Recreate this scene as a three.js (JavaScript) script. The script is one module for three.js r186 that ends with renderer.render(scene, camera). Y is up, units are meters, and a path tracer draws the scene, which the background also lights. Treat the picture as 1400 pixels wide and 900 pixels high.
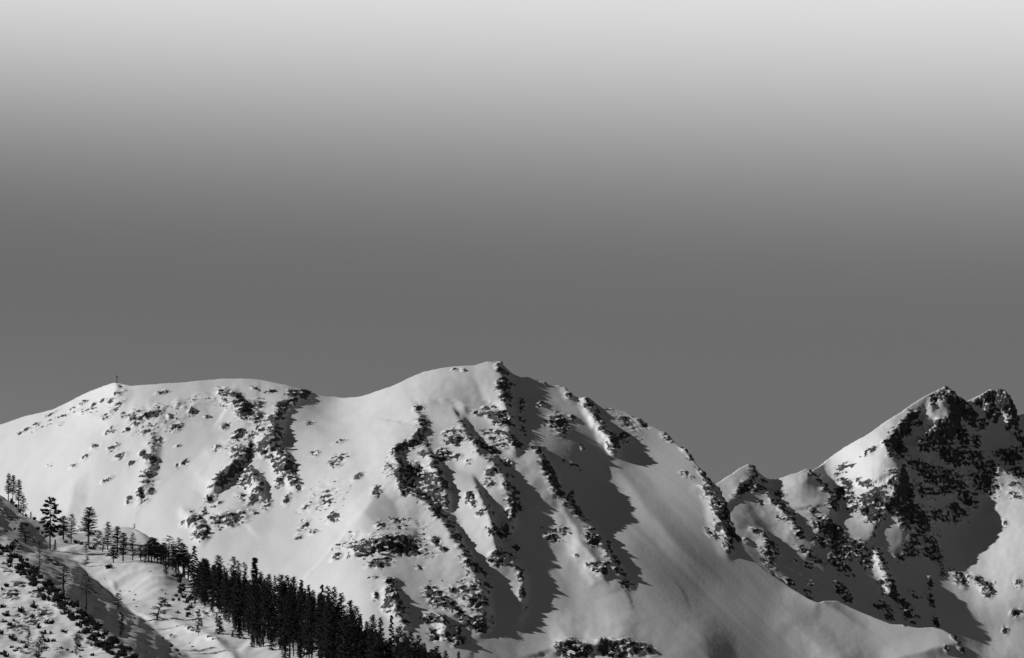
import * as THREE from 'three';
import { mergeGeometries } from 'three/addons/utils/BufferGeometryUtils.js';

// ---------------------------------------------------------------- camera, sky, sun, exposure
const scene = new THREE.Scene();
const PITCH = 13 * Math.PI / 180, EYE = 2, FOCAL = 6660;            // a long lens: 12 degrees across
const camera = new THREE.PerspectiveCamera(2 * Math.atan(450 / FOCAL) * 180 / Math.PI, 1400 / 900, 1, 30000);
camera.position.set(0, EYE, 0);
camera.rotation.x = PITCH;
scene.add(camera);

const EXPOSURE = 0.8;
const renderer = new THREE.WebGLRenderer();
renderer.toneMapping = THREE.LinearToneMapping;
renderer.toneMappingExposure = EXPOSURE;
renderer.shadowMap.enabled = true;

const SUN = new THREE.Vector3(-0.87, 0.43, 0.25).normalize();
const sun = new THREE.DirectionalLight(0xffffff, 5);
sun.name = 'sun';
sun.target.position.set(0, 600, -3300);
sun.position.copy(sun.target.position).addScaledVector(SUN, 3000);
sun.castShadow = true;
Object.assign(sun.shadow.camera, { left: -1500, right: 1500, top: 1500, bottom: -1500, near: 10, far: 7000 });
scene.add(sun, sun.target);

// ---------------------------------------------------------------- noise
function rng(seed) { let s = seed >>> 0; return () => { s = (s + 0x6D2B79F5) | 0; let t = Math.imul(s ^ (s >>> 15), 1 | s); t = (t + Math.imul(t ^ (t >>> 7), 61 | t)) ^ t; return ((t ^ (t >>> 14)) >>> 0) / 4294967296; }; }
const PERM = new Uint8Array(512), GX = new Float32Array(256), GY = new Float32Array(256);
{
  const r = rng(77), p = [...Array(256).keys()];
  for (let i = 255; i > 0; i--) { const j = Math.floor(r() * (i + 1)); [p[i], p[j]] = [p[j], p[i]]; }
  for (let i = 0; i < 512; i++) PERM[i] = p[i & 255];
  for (let i = 0; i < 256; i++) { const a = r() * Math.PI * 2; GX[i] = Math.cos(a); GY[i] = Math.sin(a); }
}
function noise(x, y) {                                              // gradient noise, about -1 to 1
  const xi = Math.floor(x), yi = Math.floor(y), fx = x - xi, fy = y - yi;
  const u = fx * fx * fx * (fx * (fx * 6 - 15) + 10), v = fy * fy * fy * (fy * (fy * 6 - 15) + 10);
  const X = xi & 255, Y = yi & 255, a = PERM[X] + Y, b = PERM[X + 1] + Y;
  const g = (h, dx, dy) => GX[h] * dx + GY[h] * dy;
  const n0 = g(PERM[a & 511], fx, fy), n1 = g(PERM[b & 511], fx - 1, fy), n2 = g(PERM[(a + 1) & 511], fx, fy - 1), n3 = g(PERM[(b + 1) & 511], fx - 1, fy - 1);
  return ((n0 + u * (n1 - n0)) * (1 - v) + (n2 + u * (n3 - n2)) * v) * 1.5;
}
function fbm(x, y, o) { let s = 0, a = 0.5; for (let i = 0; i < o; i++) { s += a * noise(x, y); x = x * 2.03 + 17.3; y = y * 2.03 - 9.1; a *= 0.5; } return s; }
const clamp = (x, a, b) => Math.min(b, Math.max(a, x));
const smooth = (a, b, x) => { const t = clamp((x - a) / (b - a), 0, 1); return t * t * (3 - 2 * t); };

// the sky: deep clear air low over the ridge, a bank of thin high cloud above it
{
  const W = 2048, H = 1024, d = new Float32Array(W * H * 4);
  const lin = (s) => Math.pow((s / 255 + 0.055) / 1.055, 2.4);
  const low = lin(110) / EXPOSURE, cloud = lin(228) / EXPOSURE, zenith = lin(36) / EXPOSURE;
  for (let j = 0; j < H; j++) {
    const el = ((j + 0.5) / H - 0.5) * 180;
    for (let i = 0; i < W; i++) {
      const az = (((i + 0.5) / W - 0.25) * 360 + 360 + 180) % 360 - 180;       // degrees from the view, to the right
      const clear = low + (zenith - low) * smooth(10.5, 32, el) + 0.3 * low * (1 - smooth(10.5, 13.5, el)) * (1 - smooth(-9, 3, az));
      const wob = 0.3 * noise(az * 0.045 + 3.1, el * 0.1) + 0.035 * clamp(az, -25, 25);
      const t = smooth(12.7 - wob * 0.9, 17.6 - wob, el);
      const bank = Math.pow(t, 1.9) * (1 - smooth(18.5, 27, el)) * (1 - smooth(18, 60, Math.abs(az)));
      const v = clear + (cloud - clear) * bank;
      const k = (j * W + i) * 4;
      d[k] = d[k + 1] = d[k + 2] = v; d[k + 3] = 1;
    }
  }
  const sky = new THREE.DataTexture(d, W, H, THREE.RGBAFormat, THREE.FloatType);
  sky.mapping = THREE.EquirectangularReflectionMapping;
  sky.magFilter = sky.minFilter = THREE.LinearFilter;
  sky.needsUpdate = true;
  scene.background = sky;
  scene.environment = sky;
}

// ---------------------------------------------------------------- bookkeeping
const taken = new Map();
function numbered(name) { const n = taken.get(name) ?? 0; taken.set(name, n + 1); return n ? `${name}_${String(n).padStart(3, '0')}` : name; }
function tag(o, label, category, group, kind) {
  if (label) o.userData.label = label;
  if (category) o.userData.category = category;
  if (group) o.userData.group = group;
  if (kind) o.userData.kind = kind;
  return o;
}
function mesh(name, geometry, material, parent) {
  const m = new THREE.Mesh(geometry, material);
  m.name = name; m.castShadow = m.receiveShadow = true;
  if (parent) parent.add(m);
  return m;
}

// ---------------------------------------------------------------- survey: sight lines from the camera to points of known distance
const CP = Math.cos(PITCH), SP = Math.sin(PITCH);
function ray(px, py) {                                              // [x, y] at one metre of ground distance
  const xc = (px - 700) / FOCAL, yc = (450 - py) / FOCAL, f = CP - yc * SP;
  return [xc / f, (SP + yc * CP) / f];
}
const bearingToPx = (a, py) => 700 + FOCAL * a * (CP - (450 - py) / FOCAL * SP);

function polyAt(pts, x) {                                           // y of a polyline at x
  if (x <= pts[0][0]) return pts[0][1] + (x - pts[0][0]) * (pts[1][1] - pts[0][1]) / (pts[1][0] - pts[0][0]);
  const n = pts.length;
  for (let i = 1; i < n; i++) if (x <= pts[i][0]) { const [a, b] = [pts[i - 1], pts[i]]; return a[1] + (b[1] - a[1]) * (x - a[0]) / (b[0] - a[0]); }
  return pts[n - 1][1] + (x - pts[n - 1][0]) * (pts[n - 1][1] - pts[n - 2][1]) / (pts[n - 1][0] - pts[n - 2][0]);
}
function thinPlate(ctrl) {                                          // smooth surface through [u, v, value]
  const n = ctrl.length, N = n + 3, A = [];
  const U = (r2) => r2 > 0 ? r2 * Math.log(r2) : 0;
  const P = ctrl.map(([x, y, r]) => [x / 500, y / 500, r]);
  for (let i = 0; i < n; i++) { A.push([...P.map((q, j) => i === j ? 1e-4 : U((P[i][0] - q[0]) ** 2 + (P[i][1] - q[1]) ** 2)), 1, P[i][0], P[i][1], P[i][2]]); }
  for (let k = 0; k < 3; k++) A.push([...P.map((q) => k ? q[k - 1] : 1), 0, 0, 0, 0]);
  for (let i = 0; i < N; i++) {
    let m = i; for (let r = i; r < N; r++) if (Math.abs(A[r][i]) > Math.abs(A[m][i])) m = r;
    [A[i], A[m]] = [A[m], A[i]];
    for (let r = i + 1; r < N; r++) { const f = A[r][i] / A[i][i]; if (f) for (let c = i; c <= N; c++) A[r][c] -= f * A[i][c]; }
  }
  const w = new Float64Array(N);
  for (let i = N - 1; i >= 0; i--) { let s = A[i][N]; for (let c = i + 1; c < N; c++) s -= A[i][c] * w[c]; w[i] = s / A[i][i]; }
  return (x, y) => {
    x /= 500; y /= 500; let s = w[n] + w[n + 1] * x + w[n + 2] * y;
    for (let j = 0; j < n; j++) s += w[j] * U((x - P[j][0]) ** 2 + (y - P[j][1]) ** 2);
    return s;
  };
}

// A slope: a height field over the ground, surveyed along sight lines. ridges: { p: [[u, v, metres proud]...], a: width on the right hand of the run, b: on the left hand }
class Slope {
  constructor(o) {
    Object.assign(this, o);
    const [u0, u1] = o.u, v0 = o.v[0], v1 = o.v[1];
    this.step = 2;
    const nu = this.nu = Math.ceil((u1 - u0) / 2) + 1, nv = this.nv = Math.ceil((v1 - v0) / 2) + 1;
    const F = this.F = new Float32Array(nu * nv), tps = thinPlate(o.ctrl.map(([x, y, q]) => [x, y, q - o.tilt[0] * (y - o.tilt[1])]));
    // the broad surface every 8, then in between
    const cu = Math.ceil(nu / 4) + 2, cv = Math.ceil(nv / 4) + 2, C = new Float32Array(cu * cv);
    for (let j = 0; j < cv; j++) for (let i = 0; i < cu; i++) C[j * cu + i] = tps(u0 + i * 8, v0 + j * 8);
    const wa = o.warp ?? 3, top = new Float32Array(nu * nv), dip = new Float32Array(nu * nv);
    for (const r of o.ridges) {
      const p = r.p, w = Math.max(r.a, r.b) + wa * 2;
      const xs = p.map((q) => q[0]), ys = p.map((q) => q[1]);
      const i0 = Math.max(0, Math.floor((Math.min(...xs) - w - u0) / 2)), i1 = Math.min(nu - 1, Math.ceil((Math.max(...xs) + w - u0) / 2));
      const j0 = Math.max(0, Math.floor((Math.min(...ys) - w - v0) / 2)), j1 = Math.min(nv - 1, Math.ceil((Math.max(...ys) + w - v0) / 2));
      const pw = r.pow ?? 1.35, soft = r.soft ?? 0.04;
      for (let j = j0; j <= j1; j++) for (let i = i0; i <= i1; i++) {
        let x = u0 + i * 2, y = v0 + j * 2;
        const k = (r.warp ?? 1) * wa;
        const dx = k * (noise(x * 0.045 + 5, y * 0.045) + 0.45 * noise(x * 0.13, y * 0.13 + 9)), dy = k * (noise(x * 0.045 - 40, y * 0.045 + 11) + 0.45 * noise(x * 0.13 + 30, y * 0.13));
        x += dx; y += dy;
        let best = 1e9, bv = 0;
        for (let s = 0; s + 1 < p.length; s++) {
          const ax = p[s][0], ay = p[s][1], ex = p[s + 1][0] - ax, ey = p[s + 1][1] - ay;
          const t = clamp(((x - ax) * ex + (y - ay) * ey) / (ex * ex + ey * ey), 0, 1);
          const qx = x - ax - ex * t, qy = y - ay - ey * t, d = Math.hypot(qx, qy);
          if (d < best - 1e-6) {
            best = d;
            const side = ex * qy - ey * qx, wd = side >= 0 ? r.a : r.b;
            const sd = Math.sqrt((d / wd) ** 2 + soft * soft) - soft * 0.5;
            bv = sd < 1 ? (p[s][2] + (p[s + 1][2] - p[s][2]) * t) * Math.pow(1 - sd, pw) : 0;
          }
        }
        const n = j * nu + i;
        if (r.add) dip[n] += bv;
        else if (bv > top[n]) top[n] = bv;
      }
    }
    for (let j = 0; j < nv; j++) for (let i = 0; i < nu; i++) {
      const a = i / 4, b = j / 4, ia = Math.floor(a), ib = Math.floor(b), fa = a - ia, fb = b - ib, n = ib * cu + ia;
      const base = (C[n] * (1 - fa) + C[n + 1] * fa) * (1 - fb) + (C[n + cu] * (1 - fa) + C[n + cu + 1] * fa) * fb;
      F[j * nu + i] = base - top[j * nu + i] - dip[j * nu + i];
    }
    // height over bearing and distance
    const [a0, a1] = o.bearing, [r0, r1] = o.range, na = this.na = o.na, nr = this.nr = o.nr, H = this.H = new Float32Array(na * nr).fill(-1e9);
    this.crest = new Float32Array(na * 2);
    for (let c = 0; c < na; c++) {
      const a = a0 + (a1 - a0) * c / (na - 1);
      let top = polyAt(o.sky, bearingToPx(a, 600));
      top = polyAt(o.sky, bearingToPx(a, top)) + (o.jag ?? 0) * (noise(c * 0.31, 2.5) + 0.6 * noise(c * 0.8, 7.5));
      let pr = 0, py_ = 0, first = true, fr = 0, fy = 0;
      const put = (R, Y) => {
        if (first) { fr = R; fy = Y; first = false; } else {
          let A = (pr - r0) / (r1 - r0) * (nr - 1), B = (R - r0) / (r1 - r0) * (nr - 1), YA = py_, YB = Y;
          if (A > B) { [A, B] = [B, A];[YA, YB] = [YB, YA]; }
          for (let k = Math.max(0, Math.ceil(A)); k <= Math.min(nr - 1, Math.floor(B)); k++) {
            const y = B - A > 1e-6 ? YA + (YB - YA) * (k - A) / (B - A) : Math.max(YA, YB);
            if (y > H[c * nr + k]) H[c * nr + k] = y;
          }
        }
        pr = R; py_ = Y;
      };
      for (let v = v1; ; v -= 0.75) {
        const vv = Math.max(v, top), u = bearingToPx(a, vv), R = this.far(u, vv);
        put(R, EYE + R * ray(u, vv)[1]);
        if (vv === top) break;
      }
      this.crest[c * 2] = pr; this.crest[c * 2 + 1] = py_;
      // over the crest, and below the foot
      let last = -1, lo = -1;
      for (let k = 0; k < nr; k++) if (H[c * nr + k] > -1e8) { if (lo < 0) lo = k; last = k; }
      const kc = clamp(Math.floor((pr - r0) / (r1 - r0) * (nr - 1)), 0, nr - 1);
      for (let k = 0; k < nr; k++) {
        const R = r0 + (r1 - r0) * k / (nr - 1), n = c * nr + k;
        if (R > pr) { const d = R - pr; H[n] = Math.max(H[n], py_ - (o.back ?? 0.75) * d * d / (d + (o.round ?? 12)) + (o.over ?? 0.1) * Math.min(d, 6) * 0); }
        if (k < lo && R < pr) H[n] = fy - (fr - R) * 1.3;
      }
      for (let k = lo + 1; k < kc; k++) if (H[c * nr + k] < -1e8) H[c * nr + k] = H[c * nr + k - 1];
      for (let k = 0; k < nr; k++) if (H[c * nr + k] < -1e8) H[c * nr + k] = k ? H[c * nr + k - 1] : fy;
    }
  }
  far(u, v) {                                                       // ground distance of the surface on a sight line
    const x = clamp((u - this.u[0]) / 2, 0, this.nu - 1.001), y = clamp((v - this.v[0]) / 2, 0, this.nv - 1.001), i = Math.floor(x), j = Math.floor(y), a = x - i, b = y - j, n = j * this.nu + i, F = this.F;
    return (F[n] * (1 - a) + F[n + 1] * a) * (1 - b) + (F[n + this.nu] * (1 - a) + F[n + this.nu + 1] * a) * b;
  }
  plain(x, z) {
    const R = -z, a = x / R, [a0, a1] = this.bearing, [r0, r1] = this.range;
    const f = (a - a0) / (a1 - a0) * (this.na - 1), g = (R - r0) / (r1 - r0) * (this.nr - 1);
    const c = clamp(f, 0, this.na - 1.001), k = clamp(g, 0, this.nr - 1.001), i = Math.floor(c), j = Math.floor(k), s = c - i, t = k - j, n = i * this.nr + j, H = this.H;
    const h = (H[n] * (1 - t) + H[n + 1] * t) * (1 - s) + (H[n + this.nr] * (1 - t) + H[n + this.nr + 1] * t) * s;
    return h - Math.abs(f - c) / (this.na - 1) * (a1 - a0) * R * 1.2;
  }
  point(u, v) { const R = this.far(u, v), [x, y] = ray(u, v); return new THREE.Vector3(x * R, EYE + y * R, -R); }
  // the grid in metres, rows spread evenly along the slope, then relief of its own on it: rock where the patches are, and drifted snow
  mesh(o) {
    const { x0, x1, z0, z1, nx, nz } = o, nf = o.nf, q = o.size ?? 1;
    const G = this.grid = { x0, x1, z0, z1, nx, nz: nf, y: new Float32Array(nx * nf) };
    const g = G.y, dx = (x1 - x0) / (nx - 1), dz = (z1 - z0) / (nf - 1);
    for (let j = 0; j < nf; j++) for (let i = 0; i < nx; i++) g[j * nx + i] = this.plain(x0 + i * dx, z0 + j * dz);
    for (let pass = 0; pass < (o.blur ?? 1); pass++) {
      const s = g.slice();
      for (let j = 1; j < nf - 1; j++) for (let i = 1; i < nx - 1; i++) { const n = j * nx + i; g[n] = s[n] * 0.4 + 0.12 * (s[n - 1] + s[n + 1]) + 0.12 * (s[n - nx] + s[n + nx]) + 0.03 * (s[n - nx - 1] + s[n - nx + 1] + s[n + nx - 1] + s[n + nx + 1]); }
    }
    const sx = new Float32Array(nx * nf), sz = new Float32Array(nx * nf);
    for (let j = 1; j < nf - 1; j++) for (let i = 1; i < nx - 1; i++) { const n = j * nx + i; sx[n] = (g[n + 1] - g[n - 1]) / (2 * dx); sz[n] = (g[n + nx] - g[n - nx]) / (2 * dz); }
    this.slopeOf = sx.map((v, n) => Math.hypot(v, sz[n]));
    const rock = G.rock = this.rockDensity({ ...o, nz: nf });
    // rows
    const W = new Float32Array(nx * nf), rowZ = new Float32Array(nx * nz);
    for (let j = 0; j < nf; j++) {
      const s = new Float32Array(nx);
      for (let i = 0; i < nx; i++) { const n = j * nx + i; s[i] = sz[n] <= 0 ? Math.min(5, Math.hypot(1, sz[n])) : 0.35; }
      for (let i = 0; i < nx; i++) { let t = 0, c = 0; for (let k = -14; k <= 14; k++) if (s[i + k] !== undefined) { const w = 15 - Math.abs(k); t += s[i + k] * w; c += w; } W[j * nx + i] = t / c; }
    }
    for (let i = 0; i < nx; i++) {
      let total = 0; for (let j = 0; j < nf - 1; j++) total += W[j * nx + i];
      let acc = 0, j = 0;
      for (let r = 0; r < nz; r++) {
        const want = total * r / (nz - 1);
        while (j < nf - 2 && acc + W[j * nx + i] < want) { acc += W[j * nx + i]; j++; }
        rowZ[r * nx + i] = z0 + dz * Math.min(nf - 1, j + clamp((want - acc) / W[j * nx + i], 0, 1));
      }
    }
    const ledge = this.ledge = (X, h, Z) => { const s = (h * 0.95 - X * 0.32 + 2.2 * noise(X * 0.06, h * 0.06 + Z * 0.03) + 0.8 * noise(X * 0.21, h * 0.2)    ) / 5.2, f = s - Math.floor(s); return f < 0.72 ? f / 0.72 : (1 - f) / 0.28; };   // 1 at the brow of a ledge
    const at = (A, i, z) => { const t = clamp((z - z0) / dz, 0, nf - 1.001), j = Math.floor(t), f = t - j; return A[j * nx + i] * (1 - f) + A[(j + 1) * nx + i] * f; };
    const pos = new Float32Array(nx * nz * 3), uv = new Float32Array(nx * nz * 2), idx = new Uint32Array((nx - 1) * (nz - 1) * 6), den = new Float32Array(nx * nz);
    for (let j = 0, k = 0; j < nz; j++) for (let i = 0; i < nx; i++) {
      const n = j * nx + i, X = x0 + i * dx, Z = rowZ[n], h = at(g, i, Z), m = den[n] = at(rock, i, Z);
      let px = X, py = h + o.drift(X, Z, h), pz = Z;
      if (m > 0.02) {
        const s = 1 / q, X2 = X + 2 * q * noise(X * 0.11 * s, Z * 0.09 * s), T = h * 0.95 - Z * 0.06;
        const ridged = (f, k) => 1 - 2 * Math.abs(noise(X2 * f * s + k, T * f * s - k));
        const e = Math.min(1, m * 1.25) * q * (1.1 * ridged(0.075, 3) + 1.25 * ridged(0.19, 8) + 1.0 * ridged(0.4, 1) + 1.2 * (ledge(X * s, h * s, Z * s) - 0.5) - 0.9);
        const gx = at(sx, i, Z), gz = at(sz, i, Z), l = e / Math.hypot(gx, 1, gz);
        px -= gx * l; py += l; pz -= gz * l;
      }
      pos[n * 3] = px; pos[n * 3 + 1] = py; pos[n * 3 + 2] = pz;
      uv[n * 2] = i / (nx - 1); uv[n * 2 + 1] = j / (nz - 1);
      if (i < nx - 1 && j < nz - 1) { idx[k++] = n; idx[k++] = n + nx; idx[k++] = n + 1; idx[k++] = n + 1; idx[k++] = n + nx; idx[k++] = n + nx + 1; }
    }
    for (let j = 0; j < nf; j++) for (let i = 0; i < nx; i++) g[j * nx + i] += o.drift(x0 + i * dx, z0 + j * dz, 0);
    const geo = new THREE.BufferGeometry();
    geo.setAttribute('position', new THREE.BufferAttribute(pos, 3));
    geo.setAttribute('uv', new THREE.BufferAttribute(uv, 2));
    geo.setIndex(new THREE.BufferAttribute(idx, 1));
    geo.computeVertexNormals();
    const m = mesh(o.name, geo, this.ground(o, pos, den));
    tag(m, o.label, o.category, null, 'structure');
    scene.add(m);
    return m;
  }
  // bare rock: patches surveyed on the slope, measured across and up the slope in metres, and ground too steep to hold snow
  rockDensity(o) {
    const { x0, x1, z0, z1, nx, nz } = o, g = this.grid.y, out = new Float32Array(nx * nz), dx = (x1 - x0) / (nx - 1), dz = (z1 - z0) / (nz - 1);
    const lim = o.steep ?? [1.5, 2.6];
    for (let n = 0; n < nx * nz; n++) out[n] = smooth(lim[0], lim[1], this.slopeOf[n]) * 0.85;
    const extra = [], rnd = rng(301);                               // broken rock along the ribs
    for (const r of this.ridges) {
      const rk = r.rk ?? (r.add ? 0 : (r.warp ?? 1) < 0.6 ? 0.25 : 0.6);
      if (!rk || !o.ribs) continue;
      for (let s = 0; s + 1 < r.p.length; s++) {
        const [ax, ay] = r.p[s], [bx, by] = r.p[s + 1], l = Math.hypot(bx - ax, by - ay);
        for (let d = 5 * rnd(); d < l; d += 3 + 9 * rnd() * rnd()) {
          const f = d / l, off = (rnd() * 0.75 - 0.12) * r.b, nx2 = (by - ay) / l, ny2 = -(bx - ax) / l, w = noise(ax * 0.07 + d * 0.09, ay * 0.07 + s);
          if (w > -0.35) extra.push([ax + (bx - ax) * f + nx2 * off, ay + (by - ay) * f + ny2 * off, 3 + 7 * rnd(), 2 + 4 * rnd(), 60 * rnd() - 40, rk * (0.65 + 0.5 * rnd()) + 0.2 * w]);
        }
      }
    }
    for (const [u, v, ru, rv, turn, dens] of [...this.rocks, ...extra]) {
      const c = this.point(u, v), k = -c.z / FOCAL, A = ru * k * 1.3, B = rv * k * 1.3, cs = Math.cos(turn * Math.PI / 180), sn = Math.sin(turn * Math.PI / 180), reach = Math.max(A, B) * 1.25, deep = 40 + 3 * reach;
      const i0 = Math.max(0, Math.floor((c.x - reach - x0) / dx)), i1 = Math.min(nx - 1, Math.ceil((c.x + reach - x0) / dx));
      const j0 = Math.max(0, Math.floor((c.z - deep - z0) / dz)), j1 = Math.min(nz - 1, Math.ceil((c.z + deep - z0) / dz));
      for (let j = j0; j <= j1; j++) for (let i = i0; i <= i1; i++) {
        const n = j * nx + i, p = x0 + i * dx - c.x, q = -(g[n] - c.y) * 0.68, e = Math.hypot((p * cs + q * sn) / A, (-p * sn + q * cs) / B);
        if (e < 1.25) { const w = Math.min(0.84, dens + 0.06) * (1 - smooth(0.3, 1.25, e)); if (w > out[n]) out[n] = w; }
      }
    }
    return out;
  }
  ground(o, P, D) {
    const { nx, nz, tw, th } = o, q = o.size ?? 1;
    const col = new Uint8Array(tw * th * 4), bump = new Uint8Array(tw * th * 4);
    const enc = (l) => Math.round(255 * (l <= 0.0031308 ? l * 12.92 : 1.055 * Math.pow(l, 1 / 2.4) - 0.055));
    const lut = new Uint8Array(1025); for (let i = 0; i <= 1024; i++) lut[i] = enc(i / 1024);
    for (let j = 0; j < th; j++) for (let i = 0; i < tw; i++) {
      const gx = clamp((i + 0.5) / tw * (nx - 1), 0, nx - 1.001), gz = clamp((j + 0.5) / th * (nz - 1), 0, nz - 1.001), a = Math.floor(gx), b = Math.floor(gz), s = gx - a, t = gz - b, n = b * nx + a;
      const w0 = (1 - s) * (1 - t), w1 = s * (1 - t), w2 = (1 - s) * t, w3 = s * t;
      const m = D[n] * w0 + D[n + 1] * w1 + D[n + nx] * w2 + D[n + nx + 1] * w3;
      const c = (k) => P[n * 3 + k] * w0 + P[n * 3 + 3 + k] * w1 + P[(n + nx) * 3 + k] * w2 + P[(n + nx) * 3 + 3 + k] * w3;
      const X = c(0) / q, h = c(1) / q, Z = c(2) / q, T = h * 0.95 - Z * 0.06;
      const f1 = noise(X * 0.45, T * 0.42);
      let rock = 0, grain = 0;
      if (m > 0.01) {
        grain = noise(X * 1.1 + 40, T * 1.1);
        const strata = 1 - 2 * this.ledge(X, h, Z);                     // snow lies on the treads
        const k = 0.5 + 0.26 * noise(X * 0.12, T * 0.13) + 0.4 * f1 + 0.3 * grain + 0.32 * noise(X * 0.24 + 7, T * 0.27) + 0.13 * strata;
        rock = smooth(-0.05, 0.05, m * 1.02 - k);
      }
      const snow = o.snow[0] + o.snow[1] * f1 + o.snow[1] * noise(X * 0.05, T * 0.05);
      const stone = o.stone[0] * (1 + 0.55 * grain + 0.55 * f1 + 0.4 * noise(X * 0.16 - 30, T * 0.3));
      const k = (j * tw + i) * 4, l = lut[Math.round(1024 * clamp(snow + (stone - snow) * rock, 0.005, 1))];
      col[k] = col[k + 1] = col[k + 2] = l; col[k + 3] = 255;
      const fine = rock > 0 ? rock * (0.55 * grain + 0.45 * f1) : 0;
      bump[k] = bump[k + 1] = bump[k + 2] = clamp(128 + 110 * fine + 5 * f1, 0, 255); bump[k + 3] = 255;
    }
    const tex = (data, srgb) => { const x = new THREE.DataTexture(data, tw, th); x.magFilter = THREE.LinearFilter; x.minFilter = THREE.LinearFilter; if (srgb) x.colorSpace = THREE.SRGBColorSpace; x.needsUpdate = true; return x; };
    return new THREE.MeshStandardMaterial({ map: tex(col, true), bumpMap: tex(bump, false), bumpScale: 0.7 * q, roughness: 0.95 });
  }
  height(x, z) {                                                    // of the finished mesh
    const { x0, x1, z0, z1, nx, nz, y } = this.grid;
    const gx = clamp((x - x0) / (x1 - x0) * (nx - 1), 0, nx - 1.001), gz = clamp((z - z0) / (z1 - z0) * (nz - 1), 0, nz - 1.001), a = Math.floor(gx), b = Math.floor(gz), s = gx - a, t = gz - b, n = b * nx + a;
    return (y[n] * (1 - s) + y[n + 1] * s) * (1 - t) + (y[n + nx] * (1 - s) + y[n + nx + 1] * s) * t;
  }
}
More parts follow.
